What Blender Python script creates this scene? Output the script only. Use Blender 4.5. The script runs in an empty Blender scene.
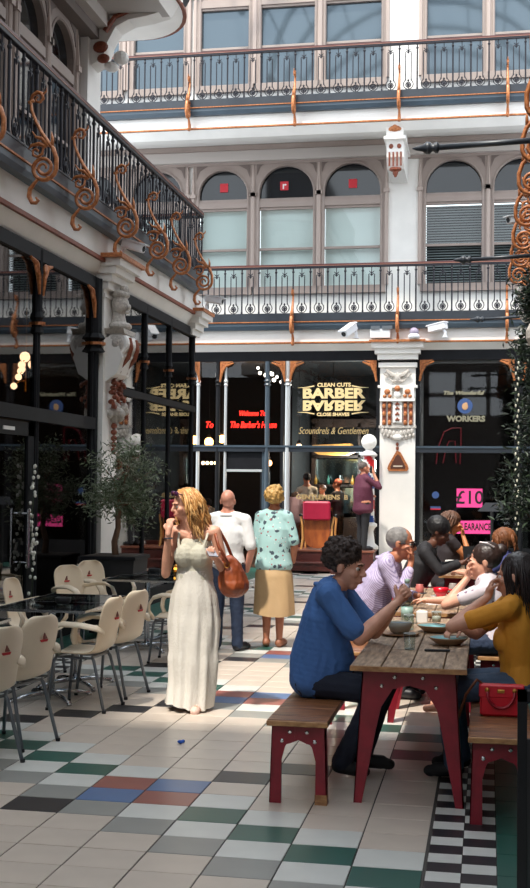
import bpy, math, random
import numpy as np
from math import sin, cos, pi, radians, atan2, sqrt, tan
from mathutils import Vector, Matrix, noise
random.seed(7)
R = random.Random(11)
SC = bpy.context.scene
COL = SC.collection

# ------------------------------------------------------------------ camera
FPX, CAMZ = 1200.0, 1.75
YAW, PITCH, ROLL = radians(10.54), radians(1.803), 0.010
_F = Vector((-sin(YAW)*cos(PITCH), cos(YAW)*cos(PITCH), sin(PITCH)))
_R0 = Vector((cos(YAW), sin(YAW), 0)); _U0 = _R0.cross(_F)
_R = _R0*cos(ROLL)+_U0*sin(ROLL); _U = _U0*cos(ROLL)-_R0*sin(ROLL)
cam_data = bpy.data.cameras.new('camera'); cam = bpy.data.objects.new('camera', cam_data); COL.objects.link(cam)
m = Matrix((_R, _U, -_F)).transposed().to_4x4(); m.translation = (0, 0, CAMZ); cam.matrix_world = m
cam_data.sensor_fit = 'HORIZONTAL'; cam_data.sensor_width = 36; cam_data.lens = 36*FPX/530
cam_data.clip_start = .05; cam_data.clip_end = 300
SC.camera = cam

# ------------------------------------------------------------------ world, sun, exposure
w = bpy.data.worlds.new('sky'); SC.world = w; w.use_nodes = True
bg = w.node_tree.nodes['Background']; bg.inputs[0].default_value = (.86, .93, 1.0, 1); bg.inputs[1].default_value = 2.1
sd = bpy.data.lights.new('sun', 'SUN'); sd.energy = 4.0; sd.angle = radians(3); sd.color = (1.0, .93, .82)
sun = bpy.data.objects.new('sun', sd); COL.objects.link(sun)
sun.rotation_euler = Vector((.35, .85, -1.8)).to_track_quat('-Z', 'Y').to_euler()
SC.view_settings.view_transform = 'Standard'; SC.view_settings.look = 'None'
SC.view_settings.exposure = 0.45; SC.view_settings.gamma = 1; SC.view_settings.use_curve_mapping = False
SC.cycles.max_bounces = 7; SC.cycles.diffuse_bounces = 4; SC.cycles.glossy_bounces = 3
SC.cycles.transparent_max_bounces = 12; SC.cycles.transmission_bounces = 4
SC.cycles.caustics_reflective = False; SC.cycles.caustics_refractive = False
SC.cycles.sample_clamp_indirect = 6

def ray(px, py): return _F+_R*((px-265)/FPX)-_U*((py-444)/FPX)
def at_y(px, py, y):
    d = ray(px, py); t = y/d.y; return Vector((d.x*t, y, CAMZ+d.z*t))
def at_x(px, py, x):
    d = ray(px, py); t = x/d.x; return Vector((x, d.y*t, CAMZ+d.z*t))
def at_z(px, py, z):
    d = ray(px, py); t = (z-CAMZ)/d.z; return Vector((d.x*t, d.y*t, z))

# ------------------------------------------------------------------ materials
def lin(c):
    return tuple(((v/255)/12.92 if v/255 <= .04045 else ((v/255+.055)/1.055)**2.4) for v in c)
MATS = {}
def mat(name, rgb, rough=.6, metal=0, spec=.5, var=0, vscale=8, rgb2=None, bump=0, bscale=40, emit=0, stretch=None, coat=0, sheen=0):
    if name in MATS: return MATS[name]
    m = bpy.data.materials.new(name); m.use_nodes = True; nt = m.node_tree; N = nt.nodes; L = nt.links
    b = N['Principled BSDF']; c = lin(rgb)
    b.inputs['Base Color'].default_value = (*c, 1); b.inputs['Roughness'].default_value = rough
    b.inputs['Metallic'].default_value = metal; b.inputs['Specular IOR Level'].default_value = spec
    if coat: b.inputs['Coat Weight'].default_value = coat
    if sheen: b.inputs['Sheen Weight'].default_value = sheen
    if emit:
        b.inputs['Emission Color'].default_value = (*c, 1); b.inputs['Emission Strength'].default_value = emit
    if var or rgb2 or bump:
        tc = N.new('ShaderNodeTexCoord'); mp = N.new('ShaderNodeMapping')
        L.new(tc.outputs['Object'], mp.inputs[0])
        if stretch: mp.inputs['Scale'].default_value = stretch
        if var or rgb2:
            n = N.new('ShaderNodeTexNoise'); n.inputs['Scale'].default_value = vscale; n.inputs['Detail'].default_value = 5
            L.new(mp.outputs[0], n.inputs['Vector'])
            r = N.new('ShaderNodeValToRGB'); r.color_ramp.elements[0].position = .35; r.color_ramp.elements[1].position = .68
            c2 = lin(rgb2) if rgb2 else tuple(v*(1-var) for v in c)
            r.color_ramp.elements[0].color = (*c2, 1); r.color_ramp.elements[1].color = (*c, 1)
            L.new(n.outputs[0], r.inputs[0]); L.new(r.outputs[0], b.inputs['Base Color'])
        if bump:
            n2 = N.new('ShaderNodeTexNoise'); n2.inputs['Scale'].default_value = bscale; n2.inputs['Detail'].default_value = 4
            L.new(mp.outputs[0], n2.inputs['Vector'])
            bp = N.new('ShaderNodeBump'); bp.inputs['Strength'].default_value = bump; bp.inputs['Distance'].default_value = .02
            L.new(n2.outputs[0], bp.inputs['Height']); L.new(bp.outputs[0], b.inputs['Normal'])
    MATS[name] = m; return m
def glass(name, tint, refl=1.0, rough=.02, ior=1.5):
    if name in MATS: return MATS[name]
    m = bpy.data.materials.new(name); m.use_nodes = True; nt = m.node_tree; N = nt.nodes; L = nt.links
    N.remove(N['Principled BSDF']); out = N['Material Output']
    t = N.new('ShaderNodeBsdfTransparent'); t.inputs[0].default_value = (*tint, 1)
    g = N.new('ShaderNodeBsdfGlossy'); g.inputs['Roughness'].default_value = rough; g.inputs[0].default_value = (refl, refl, refl, 1)
    f = N.new('ShaderNodeFresnel'); f.inputs[0].default_value = ior
    ge = N.new('ShaderNodeNewGeometry'); iv = N.new('ShaderNodeMath'); iv.operation = 'SUBTRACT'; iv.inputs[0].default_value = 1; L.new(ge.outputs['Backfacing'], iv.inputs[1])
    mu = N.new('ShaderNodeMath'); mu.operation = 'MULTIPLY'; L.new(f.outputs[0], mu.inputs[0]); L.new(iv.outputs[0], mu.inputs[1])
    mx = N.new('ShaderNodeMixShader'); L.new(mu.outputs[0], mx.inputs[0]); L.new(t.outputs[0], mx.inputs[1]); L.new(g.outputs[0], mx.inputs[2])
    L.new(mx.outputs[0], out.inputs[0]); MATS[name] = m; return m
def pattern(name, base, spots, scale=30, rough=.8, kind='voronoi', rot=0):
    m = mat(name, base, rough); nt = m.node_tree; N = nt.nodes; L = nt.links; b = N['Principled BSDF']
    tc = N.new('ShaderNodeTexCoord'); mp = N.new('ShaderNodeMapping'); L.new(tc.outputs['Object'], mp.inputs[0])
    mp.inputs['Rotation'].default_value = (0, 0, rot)
    cur = None
    for i, (col, thr) in enumerate(spots):
        if kind == 'voronoi':
            v = N.new('ShaderNodeTexVoronoi'); v.inputs['Scale'].default_value = scale*(1+.37*i); L.new(mp.outputs[0], v.inputs['Vector'])
            n = N.new('ShaderNodeTexNoise'); n.inputs['Scale'].default_value = scale*2.3; L.new(mp.outputs[0], n.inputs['Vector'])
            mu = N.new('ShaderNodeMath'); mu.operation = 'MULTIPLY'; L.new(v.outputs['Distance'], mu.inputs[0]); L.new(n.outputs[0], mu.inputs[1])
            val = mu.outputs[0]
        else:
            v = N.new('ShaderNodeTexWave'); v.inputs['Scale'].default_value = scale; v.inputs['Distortion'].default_value = 1.2
            v.bands_direction = 'DIAGONAL'; L.new(mp.outputs[0], v.inputs['Vector']); val = v.outputs['Fac']
        lt = N.new('ShaderNodeMath'); lt.operation = 'LESS_THAN'; lt.inputs[1].default_value = thr; L.new(val, lt.inputs[0])
        mx = N.new('ShaderNodeMix'); mx.data_type = 'RGBA'; L.new(lt.outputs[0], mx.inputs[0])
        if cur: L.new(cur, mx.inputs[6])
        else: mx.inputs[6].default_value = (*lin(base), 1)
        mx.inputs[7].default_value = (*lin(col), 1); cur = mx.outputs[2]
    L.new(cur, b.inputs['Base Color']); return m

WHITE = mat('white_paint', (236, 233, 228), .55, var=.08, vscale=2)
IRON = mat('dark_iron_paint', (46, 52, 60), .38, var=.25, vscale=5)
IRONB = mat('blue_grey_iron_paint', (66, 80, 92), .4, var=.2, vscale=3)
BLACKF = mat('black_frame_paint', (26, 27, 31), .6, spec=.18, var=.3, vscale=4)
COPPER = mat('copper_gilt_paint', (196, 126, 76), .42, metal=.15, rgb2=(150, 86, 46), vscale=30)
RUST = mat('red_brown_paint', (136, 66, 38), .5, var=.4, vscale=40)
TAUPE = mat('taupe_frame_paint', (156, 141, 133), .55, var=.1, vscale=3)
STONE = mat('carved_cream_plaster', (205, 198, 190), .7, var=.35, vscale=35, bump=.4, bscale=60)
STEEL = mat('polished_steel', (200, 202, 205), .18, metal=1)
GREYM = mat('grey_leg_metal', (112, 118, 124), .35, metal=.6)
REDM = mat('dark_red_painted_metal', (142, 24, 42), .42, var=.3, vscale=9)
CREAM = mat('cream_plastic', (226, 208, 182), .38, var=.06, vscale=5)
SKINL = mat('light_skin', (222, 164, 138), .5, var=.12, vscale=18)
SKINM = mat('tanned_skin', (188, 122, 92), .5, var=.12, vscale=18)
SKIND = mat('brown_skin', (104, 66, 50), .5, var=.12, vscale=18)
BLACK = mat('black_matte', (22, 22, 25), .7)
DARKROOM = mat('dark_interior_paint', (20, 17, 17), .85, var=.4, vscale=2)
G_SHOP = glass('shop_glass', (.78, .78, .78), .9, ior=1.5)
G_SIDE = glass('side_shop_glass', (.42, .40, .40), .95, ior=1.7)
G_UP = mat('dark_upper_glass', (22, 27, 32), .05, spec=.55, var=.3, vscale=2)
G_TOP = mat('sky_reflecting_glass', (88, 100, 108), .05, metal=.55)
G_CLEAR = glass('clear_glass', (.86, .90, .89), 1.0)
G_TABLE = glass('tinted_table_glass', (.30, .36, .40), .8, .03, 1.5)
EYEW = mat('eye_white', (225, 222, 218), .3); EYED = mat('eye_iris', (40, 28, 22), .2)

# ------------------------------------------------------------------ mesh builder
class MB:
    def __init__(s): s.v = []; s.f = []; s.m = []; s.mats = []; s.cur = 0; s.T = None
    def use(s, mt):
        if mt not in s.mats: s.mats.append(mt)
        s.cur = s.mats.index(mt); return s
    def add(s, vs, fs):
        o = len(s.v)
        if s.T is not None: vs = [tuple(s.T @ Vector(p)) for p in vs]
        s.v += [tuple(p) for p in vs]; s.f += [tuple(i+o for i in f) for f in fs]; s.m += [s.cur]*len(fs)
    def box(s, x0, x1, y0, y1, z0, z1):
        if x0 > x1: x0, x1 = x1, x0
        if y0 > y1: y0, y1 = y1, y0
        if z0 > z1: z0, z1 = z1, z0
        s.add([(x0, y0, z0), (x1, y0, z0), (x1, y1, z0), (x0, y1, z0), (x0, y0, z1), (x1, y0, z1), (x1, y1, z1), (x0, y1, z1)],
              [(0, 3, 2, 1), (4, 5, 6, 7), (0, 1, 5, 4), (1, 2, 6, 5), (2, 3, 7, 6), (3, 0, 4, 7)]); return s
    def bbox(s, x0, x1, y0, y1, z0, z1, b=.005):   # box with chamfered edges (2 levels)
        if x0 > x1: x0, x1 = x1, x0
        if y0 > y1: y0, y1 = y1, y0
        lv = [(z0, b), (z0+b, 0), (z1-b, 0), (z1, b)]
        vs = []
        for z, i in lv:
            a, c, d, e = x0+i, x1-i, y0+i, y1-i
            vs += [(a+b, d, z), (c-b, d, z), (c, d+b, z), (c, e-b, z), (c-b, e, z), (a+b, e, z), (a, e-b, z), (a, d+b, z)]
        fs = [tuple(range(7, -1, -1)), tuple(range(24, 32))]
        for k in range(3):
            for i in range(8): fs.append((k*8+i, k*8+(i+1) % 8, (k+1)*8+(i+1) % 8, (k+1)*8+i))
        s.add(vs, fs); return s
    def tube(s, pts, r, n=8, cap=True, ell=1.0, closed=False, upv=None):
        pts = [Vector(p) for p in pts]; k = len(pts)
        rs = r if isinstance(r, (list, tuple)) else [r]*k
        vs = []; prev = None
        for i, p in enumerate(pts):
            if closed: t = pts[(i+1) % k]-pts[i-1]
            else: t = pts[min(i+1, k-1)]-pts[max(i-1, 0)]
            if t.length < 1e-9: t = Vector((0, 0, 1))
            t.normalize()
            if prev is None:
                a = Vector(upv) if upv else (Vector((0, 0, 1)) if abs(t.z) < .9 else Vector((1, 0, 0)))
                u = (a-t*a.dot(t)).normalized()
            else:
                u = prev-t*prev.dot(t)
                if u.length < 1e-6: u = t.orthogonal()
                u.normalize()
            prev = u; w2 = t.cross(u)
            for j in range(n):
                a = 2*pi*j/n; vs.append(p+u*cos(a)*rs[i]+w2*sin(a)*rs[i]*ell)
        fs = []
        for i in range(k if closed else k-1):
            a = i*n; b = ((i+1) % k)*n
            for j in range(n): fs.append((a+j, a+(j+1) % n, b+(j+1) % n, b+j))
        if cap and not closed: fs.append(tuple(range(n-1, -1, -1))); fs.append(tuple(range((k-1)*n, k*n)))
        s.add(vs, fs); return s
    def lathe(s, prof, c=(0, 0, 0), n=16, ax=None):
        c = Vector(c); vs = []; fs = []
        for r, z in prof:
            for j in range(n):
                a = 2*pi*j/n; p = Vector((r*cos(a), r*sin(a), z))
                if ax is not None: p = ax @ p
                vs.append(c+p)
        for i in range(len(prof)-1):
            for j in range(n): fs.append((i*n+j, i*n+(j+1) % n, (i+1)*n+(j+1) % n, (i+1)*n+j))
        fs.append(tuple(range(n-1, -1, -1))); fs.append(tuple(range((len(prof)-1)*n, len(prof)*n)))
        s.add(vs, fs); return s
    def ell(s, c, r, rot=None, nu=10, nv=7):
        c = Vector(c); vs = []; fs = []
        if not hasattr(r, '__len__'): r = (r, r, r)
        def P(x, y, z):
            p = Vector((x*r[0], y*r[1], z*r[2])); return c+(rot @ p if rot is not None else p)
        vs.append(P(0, 0, 1))
        for i in range(1, nv):
            a = pi*i/nv
            for j in range(nu): b = 2*pi*j/nu; vs.append(P(sin(a)*cos(b), sin(a)*sin(b), cos(a)))
        vs.append(P(0, 0, -1)); L_ = len(vs)-1
        for j in range(nu): fs.append((0, 1+j, 1+(j+1) % nu)); fs.append((L_, L_-nu+(j+1) % nu, L_-nu+j))
        for i in range(nv-2):
            for j in range(nu):
                a = 1+i*nu; fs.append((a+j, a+nu+j, a+nu+(j+1) % nu, a+(j+1) % nu))
        s.add(vs, fs); return s
    def caps(s, p0, r0, p1, r1, n=12):
        p0 = Vector(p0); p1 = Vector(p1); t = p1-p0
        if t.length < 1e-6: return s.ell(p0, r0)
        t.normalize(); u = t.orthogonal().normalized(); w2 = t.cross(u); rings = []
        for k in (80, 52, 25, 0): a = radians(k); rings.append((p0-t*r0*sin(a), r0*cos(a)))
        for k in (0, 25, 52, 80): a = radians(k); rings.append((p1+t*r1*sin(a), r1*cos(a)))
        vs = []; fs = []
        for c, r in rings:
            for j in range(n): a = 2*pi*j/n; vs.append(c+u*cos(a)*r+w2*sin(a)*r)
        for i in range(7):
            for j in range(n): fs.append((i*n+j, i*n+(j+1) % n, (i+1)*n+(j+1) % n, (i+1)*n+j))
        fs.append(tuple(range(n-1, -1, -1))); fs.append(tuple(range(7*n, 8*n)))
        s.add(vs, fs); return s
    def chain(s, pts, rs):
        for i in range(len(pts)-1): s.caps(pts[i], rs[i], pts[i+1], rs[i+1])
        return s
    def prism(s, poly, d0, d1, ax='y'):
        # poly = 2D points; extruded along ax. ax y: (x,z); ax x: (y,z); ax z: (x,y)
        def P(a, b, d): return {'y': (a, d, b), 'x': (d, a, b), 'z': (a, b, d)}[ax]
        n = len(poly); vs = [P(a, b, d0) for a, b in poly]+[P(a, b, d1) for a, b in poly]
        fs = [tuple(range(n)), tuple(range(2*n-1, n-1, -1))]+[(i, i+n, (i+1) % n+n, (i+1) % n) for i in range(n)]
        s.add(vs, fs); return s
    def mesh(s, name, smooth=False):
        me = bpy.data.meshes.new(name); me.from_pydata(s.v, [], s.f)
        for mt in s.mats: me.materials.append(mt)
        if len(s.mats) > 1: me.polygons.foreach_set('material_index', s.m)
        me.validate(); 
        import bmesh
        bm = bmesh.new(); bm.from_mesh(me); bmesh.ops.recalc_face_normals(bm, faces=bm.faces); bm.to_mesh(me); bm.free()
        if smooth: me.polygons.foreach_set('use_smooth', [True]*len(me.polygons))
        me.update(); return me
    def build(s, name, parent=None, smooth=False, **kw):
        return link(name, s.mesh(name, smooth), parent, **kw)

def link(name, me, parent=None, loc=None, rotz=0, **kw):
    o = bpy.data.objects.new(name, me); COL.objects.link(o)
    if parent is not None: o.parent = parent
    if loc is not None: o.location = loc
    if rotz: o.rotation_euler = (0, 0, rotz)
    for k, v in kw.items(): o[k] = v
    return o
def thing(name, label, cat, loc=(0, 0, 0), rotz=0, group=None):
    o = bpy.data.objects.new(name, None); COL.objects.link(o); o.empty_display_size = .1
    o.location = loc; o.rotation_euler = (0, 0, rotz); o['label'] = label; o['category'] = cat
    if group: o['group'] = group
    return o
def tag(o, label, cat, group=None):
    o['label'] = label; o['category'] = cat
    if group: o['group'] = group
    return o
def struct(name):
    o = bpy.data.objects.new(name, None); COL.objects.link(o); o['kind'] = 'structure'; return o
KIDS = {}
def dup(root, loc, rotz, label=None, group=None):
    r = root.copy(); COL.objects.link(r); r.location = loc; r.rotation_euler = (0, 0, rotz)
    if label: r['label'] = label
    if group: r['group'] = group
    for ch in list(root.children):
        c = ch.copy(); COL.objects.link(c); c.parent = r
        for g in ch.children:
            d = g.copy(); COL.objects.link(d); d.parent = c
    return r
def quad(name, me, p, parent): return link(name, me, parent, p)
def text_mesh(body, size, mt, shear=0, ext=.004, bold=0, align='CENTER', sx=1, flip=False):
    cu = bpy.data.curves.new('t', 'FONT'); cu.body = body; cu.size = size; cu.shear = shear; cu.extrude = ext; cu.offset = bold
    cu.align_x = align; cu.align_y = 'CENTER'; cu.resolution_u = 3
    o = bpy.data.objects.new('t', cu); COL.objects.link(o)
    dg = bpy.context.evaluated_depsgraph_get(); me = bpy.data.meshes.new_from_object(o.evaluated_get(dg))
    bpy.data.objects.remove(o)
    # stand it up: text x -> x, text y -> z, facing -y
    me.transform(Matrix(((sx, 0, 0, 0), (0, 0, -1, 0), (0, -1 if flip else 1, 0, 0), (0, 0, 0, 1))))
    me.materials.clear(); me.materials.append(mt); return me

def remesh(mb, name, vox, mt, smooth_it=3, disp=0, dscale=9, stretch=(1, 1, 1), seed=0):
    me = mb.mesh('tmp'); o = bpy.data.objects.new('tmp', me); COL.objects.link(o)
    md = o.modifiers.new('r', 'REMESH'); md.mode = 'VOXEL'; md.voxel_size = vox; md.adaptivity = 0
    if smooth_it:
        sm = o.modifiers.new('s', 'SMOOTH'); sm.iterations = smooth_it; sm.factor = .6
    dg = bpy.context.evaluated_depsgraph_get(); out = bpy.data.meshes.new_from_object(o.evaluated_get(dg))
    bpy.data.objects.remove(o); bpy.data.meshes.remove(me)
    out.name = name
    if disp:
        n = len(out.vertices); co = np.empty(n*3); no = np.empty(n*3)
        out.vertices.foreach_get('co', co); out.vertices.foreach_get('normal', no)
        co = co.reshape(-1, 3); no = no.reshape(-1, 3)
        q = co*np.array(stretch)*dscale+seed
        d = np.array([noise.noise(Vector(p)) for p in q])
        d = d*.6+.4*(1-np.abs(np.array([noise.noise(Vector(p*1.9)) for p in q]))*3)
        co += no*(d*disp)[:, None]; out.vertices.foreach_set('co', co.ravel()); out.update()
    out.materials.clear(); out.materials.append(mt)
    out.polygons.foreach_set('use_smooth', [True]*len(out.polygons))
    return out

# ================================================================== FLOOR
XL, XR = -.282, .045          # right edge of tile field / right edge of the checker strip
PX, PY, Y0 = .3235, .272, 5.525
fl = MB().use(mat('grout', (70, 66, 62), .9)).box(-9, 3, -6, 34, -.06, -.004).build('floor', kind='structure')
fm = lambda n, c, **k: mat('tile_'+n, c, .32, var=.10, vscale=3.5, **k)
TILE = {'beige': fm('beige', (206, 192, 178)), 'white': fm('white', (214, 214, 208)), 'grey': fm('grey', (150, 150, 145)),
        'green': fm('green', (44, 92, 82)), 'black': fm('black', (44, 43, 47)), 'blue': fm('blue', (86, 116, 160)), 'red': fm('red', (150, 88, 80))}
def tile_colour(c, k):
    kc = min((3.5, 14.5, 23.7, 34.5, 45, 56, 67, -7.5), key=lambda q: abs(q-k)); kc = math.floor(kc)+.5
    u = c-4.5; v = k-kc
    if abs(u) < 1 and abs(v) < 1: return 'red' if u*v > 0 else 'blue'
    if v == u: return 'green'
    if v == -u: return 'black'
    if v == u+1 or v == u-1: return 'white'
    if v == u-2: return 'grey'
    return 'beige'
TM = {}
def tile_mesh(sx, sy, mt):
    key = (sx, sy, mt.name)
    if key not in TM:
        b = MB().use(mt); g = .0035; b.bbox(-sx/2+g, sx/2-g, -sy/2+g, sy/2-g, -.03, 0, .0016); TM[key] = b.mesh('tile')
    return TM[key]
far = {k: MB().use(v) for k, v in TILE.items()}
for c in range(11):
    for k in range(-7, 68):
        x = XL-PX*(c+.5); y = Y0+PY*(k+.5); t = tile_colour(c, k)
        dz = (R.random()-.5)*.0016
        if -4 <= k <= 22: link('tile', tile_mesh(PX, PY, TILE[t]), fl, (x, y, dz))
        else: far[t].box(x-PX/2+.003, x+PX/2-.003, y-PY/2+.003, y+PY/2-.003, -.03, dz)
for k, b in far.items(): b.build('distant_tiles', fl, kind='stuff')
ck = MB(); XC = XL-11*PX
for side in (0, 1):
    for c in range(2):
        for k in range(-14, 136):
            ck.use(TILE['white'] if (c+k) % 2 else TILE['black'])
            x = (XL+.012+.158*c) if side == 0 else (XC-.012-.158*(c+1)); y = Y0+.136*k
            ck.box(x+.0015, x+.1565, y+.0015, y+.1345, -.03, 0)
ck.build('checker_tiles', fl, kind='stuff')
tb = MB().use(TILE['green'])
for k in range(-6, 60):
    y = Y0+.3235*k
    for i in range(2): tb.box(XR+.003+i*.45, XR+.447+i*.45, y+.003, y+.32, -.03, 0); tb.box(XC-.33-.003-i*.45, XC-.33-.447-i*.45, y+.003, y+.32, -.03, 0)
tb.build('green_border_tiles', fl, kind='stuff')

# ================================================================== RAILINGS and scroll brackets
RAILM = mat('black_railing_paint', (34, 34, 42), .45, spec=.3)
def baluster_mesh(h):
    b = MB().use(RAILM); b.tube([(0, 0, 0), (0, 0, h)], .0155, 6)
    b.lathe([(.012, h-.10), (.026, h-.075), (.026, h-.06), (.013, h-.04)], n=6); b.lathe([(.02, 0), (.02, .05), (.012, .07)], n=6); return b.mesh('baluster')
def orn_mesh(h):
    b = MB().use(RAILM)
    for s in (-1, 1):
        b.tube([(s*.055, 0, .20), (s*.055, 0, h-.17)], .011, 5)
        # heart scroll at the foot
        b.tube([(s*.055, 0, .24)]+[(s*.098*sin(a), 0, .125+.098*cos(a)) for a in (.75, 1.15, 1.6, 2.05, 2.5, 2.95)], .0095, 5)
        b.tube([(s*.05*cos(a), 0, .115+.05*sin(a)) for a in (1.5, .8, 0, -.8, -1.5)], .012, 5)
        # fleur at the head
        b.tube([(s*.055, 0, h-.17), (s*.06, 0, h-.145), (s*.035, 0, h-.13), (s*.01, 0, h-.16)], .009, 5)
        b.tube([(0, 0, h-.12), (s*.03, 0, h-.10), (s*.05, 0, h-.075)], [.012, .010, .004], 5)
    b.ell((0, 0, .115), (.034, .012, .036), nu=6, nv=5); b.ell((0, 0, .20), (.02, .012, .028), nu=6, nv=5)
    b.ell((0, 0, h-.135), (.016, .012, .05), nu=6, nv=5); b.tube([(0, 0, h-.09), (0, 0, h)], .009, 5); b.tube([(0, 0, 0), (0, 0, .09)], .012, 5)
    return b.mesh('ornamental_baluster')
BH = .92
BAL, ORN = baluster_mesh(BH), orn_mesh(BH)
def railing(label, p0, p1, zb, group='cast iron gallery railings'):
    """railing from p0 to p1 (x,y); zb = top of the base beam"""
    p0 = Vector(p0); p1 = Vector(p1); d = p1-p0; L_ = d.length; a = atan2(d.y, d.x)
    t = thing('balcony_railing', label, 'railing', (p0.x, p0.y, zb), a, group)
    n = max(1, round(L_/.354)); p = L_/n
    MB().use(RAILM).bbox(0, L_, -.03, .03, BH, BH+.045).use(mat('maroon_handrail', (84, 44, 44), .35)).bbox(0, L_, -.034, .034, BH+.053, BH+.085).use(mat('dull_rose_copper', (156, 112, 96), .45)).box(0, L_, -.035, .035, BH+.044, BH+.054).build('handrail', t)
    MB().use(IRON).box(0, L_, -.02, .02, 0, .02).build('bottom_rail', t)
    for i in range(n+1): link('baluster', BAL, t, (i*p, 0, 0))
    for i in range(n): link('ornamental_baluster', ORN, t, ((i+.5)*p, 0, 0))
    return t
def spiral(cx, cz, r0, r1, a0, turns, n=22):
    return [(cx+(r0+(r1-r0)*(i/n))*cos(a0+turns*2*pi*i/n), 0, cz+(r0+(r1-r0)*(i/n))*sin(a0+turns*2*pi*i/n)) for i in range(n+1)]
def scroll_mesh():
    """S-shaped leafy scroll in the local x-z plane; x = out from the balcony, z = 0 at the foot"""
    b = MB().use(COPPER)
    # foot curl
    b.tube([(.05, 0, .02), (.075, 0, -.01), (.05, 0, -.035), (.01, 0, -.03), (-.02, 0, .03), (-.015, 0, .10), (.03, 0, .16), (.07, 0, .20)],
           [.010, .016, .018, .022, .026, .022, .017, .014], 6, ell=1.5)
    # big spiral then the stem rising to the top curl
    sp = spiral(.125, .31, .135, .022, radians(15), -1.0*2.1, 34)
    sp = [(x, y, z) for x, y, z in sp][::-1]
    stem = [(.255, 0, .40), (.22, 0, .50), (.165, 0, .57), (.10, 0, .66), (.04, 0, .77), (-.005, 0, .88), (-.02, 0, .98)]
    rs = [.012+.010*i/len(sp) for i in range(len(sp))]+[.022, .022, .020, .019, .017, .014, .014]
    b.tube(sp+stem, rs, 7, ell=1.5)
    b.tube([(-.02, 0, .98), (0, 0, 1.035), (.05, 0, 1.065), (.095, 0, 1.05), (.11, 0, 1.0), (.08, 0, .965), (.04, 0, .97), (.03, 0, 1.0), (.055, 0, 1.02)],
           [.014, .017, .020, .019, .016, .014, .012, .011, .013], 6, ell=1.4)
    b.tube([(.10, 0, 1.04), (.14, 0, 1.07), (.145, 0, 1.10)], [.014, .010, .003], 5)
    b.tube([(-.045, 0, .965), (.015, 0, .985)], .018, 6)
    # leaves at the fork and the small side scroll
    b.tube([(.17, 0, .53), (.11, 0, .60), (.04, 0, .62), (.0, 0, .68)], [.02, .022, .014, .004], 6, ell=1.6)
    b.tube([(.15, 0, .52), (.08, 0, .55), (0, 0, .54), (-.04, 0, .50)], [.018, .022, .016, .004], 6, ell=1.6)
    b.tube([(.21, 0, .52), (.215, 0, .60), (.20, 0, .67)], [.02, .014, .003], 5, ell=1.5)
    b.tube([(.12, 0, .52), (.11, 0, .45), (.06, 0, .42), (.015, 0, .44), (.01, 0, .485), (.045, 0, .505), (.065, 0, .48)], [.012, .014, .015, .014, .012, .012, .014], 6, ell=1.4)
    return b.mesh('scroll_bracket', True)
SCROLL = scroll_mesh()
def scroll(parent, x, y, z, rz): return link('scroll_bracket', SCROLL, parent, (x, y, z), rz)

# ================================================================== GALLERIES (slabs with fascia, cornice)
def gallery(name, z, side, y0, y1, x_in):
    """wing gallery running along y. z = bottom of the white fascia; side -1 left, +1 right. Lip at x = -4.5 / .62"""
    s = side; X = (lambda v: -4.5-v if s < 0 else .62+v)      # v = distance inward (under the gallery)
    g = struct(name)
    def pr(poly, mt, nm):
        MB().use(mt).prism([(X(a), b) for a, b in poly], y0, y1, 'y').build(nm, g)
    pr([(.10, z), (.10, z+.30), (x_in, z+.30), (x_in, z)], WHITE, 'fascia')
    pr([(.06, z-.045), (.06, z), (.6, z), (.6, z-.045)], RUST, 'copper_moulding')
    pr([(.10, z-.045), (.22, z-.24), (.5, z-.24), (.5, z-.045)], WHITE, 'cove')
    pr([(-.01, z+.30), (-.03, z+.36), (-.03, z+.42), (.30, z+.42), (.30, z+.30)], IRONB, 'lip_moulding')
    pr([(-.045, z+.425), (-.045, z+.443), (.30, z+.443), (.30, z+.425)], COPPER, 'bead')
    pr([(-.015, z+.445), (-.015, z+.585), (x_in, z+.585), (x_in, z+.445)], IRON, 'base_beam')
    return g
SY = [5.8, 7.15, 8.5, 9.8, 11.1, 12.35, 13.85, 15.25, 16.45, 17.85]
gl = gallery('trim_1', 4.43, -1, -4, 18.55, 1.6)
rl = railing('dark railing of the left wing gallery with copper handrail and big gilt scrolls', (-4.5, 0), (-4.5, 18.5), 5.02)
railing('short return of the left gallery railing at its far corner', (-4.5, 18.5), (-5.9, 18.5), 5.02)
for y in SY: scroll(rl, y, -.07, -.52, -pi/2)
gr = gallery('trim_2', 4.43, 1, -4, 18.55, 1.6)
rr = railing('railing of the right wing gallery with stacked gilt scrolls at the right edge', (.62, 18.5), (.62, 0), 5.02)
for y in SY: scroll(rr, 18.5-y, -.07, -.52, -pi/2)
gl2 = gallery('trim_3', 8.95, -1, -4, 17.3, 1.9)
# rounded end of the upper left gallery
arc = [(-4.6, 17.3)]+[(-5.5+.9*cos(a), 17.3+1.25*sin(a)) for a in [radians(10*i) for i in range(1, 10)]]+[(-6.4, 18.55), (-6.4, 17.3)]
MB().use(WHITE).prism(arc, 8.89, 9.25, 'z').build('fascia', gl2)
a2 = [(x*1.0+(.05 if x > -6 else 0), y+(.05 if y > 17.4 else 0)) for x, y in arc]
MB().use(RUST).prism(a2, 8.905, 8.95, 'z').build('copper_moulding', gl2)
a3 = [(x+(.09 if x > -6 else 0), y+(.09 if y > 17.4 else 0)) for x, y in arc]
MB().use(IRON).prism(a3, 9.25, 9.5, 'z').build('base_beam', gl2)
MB().use(mat('soffit_paint', (176, 170, 165), .7)).box(-6.0, -4.72, -4, 17.2, 8.70, 8.9).build('soffit', gl2)
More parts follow.
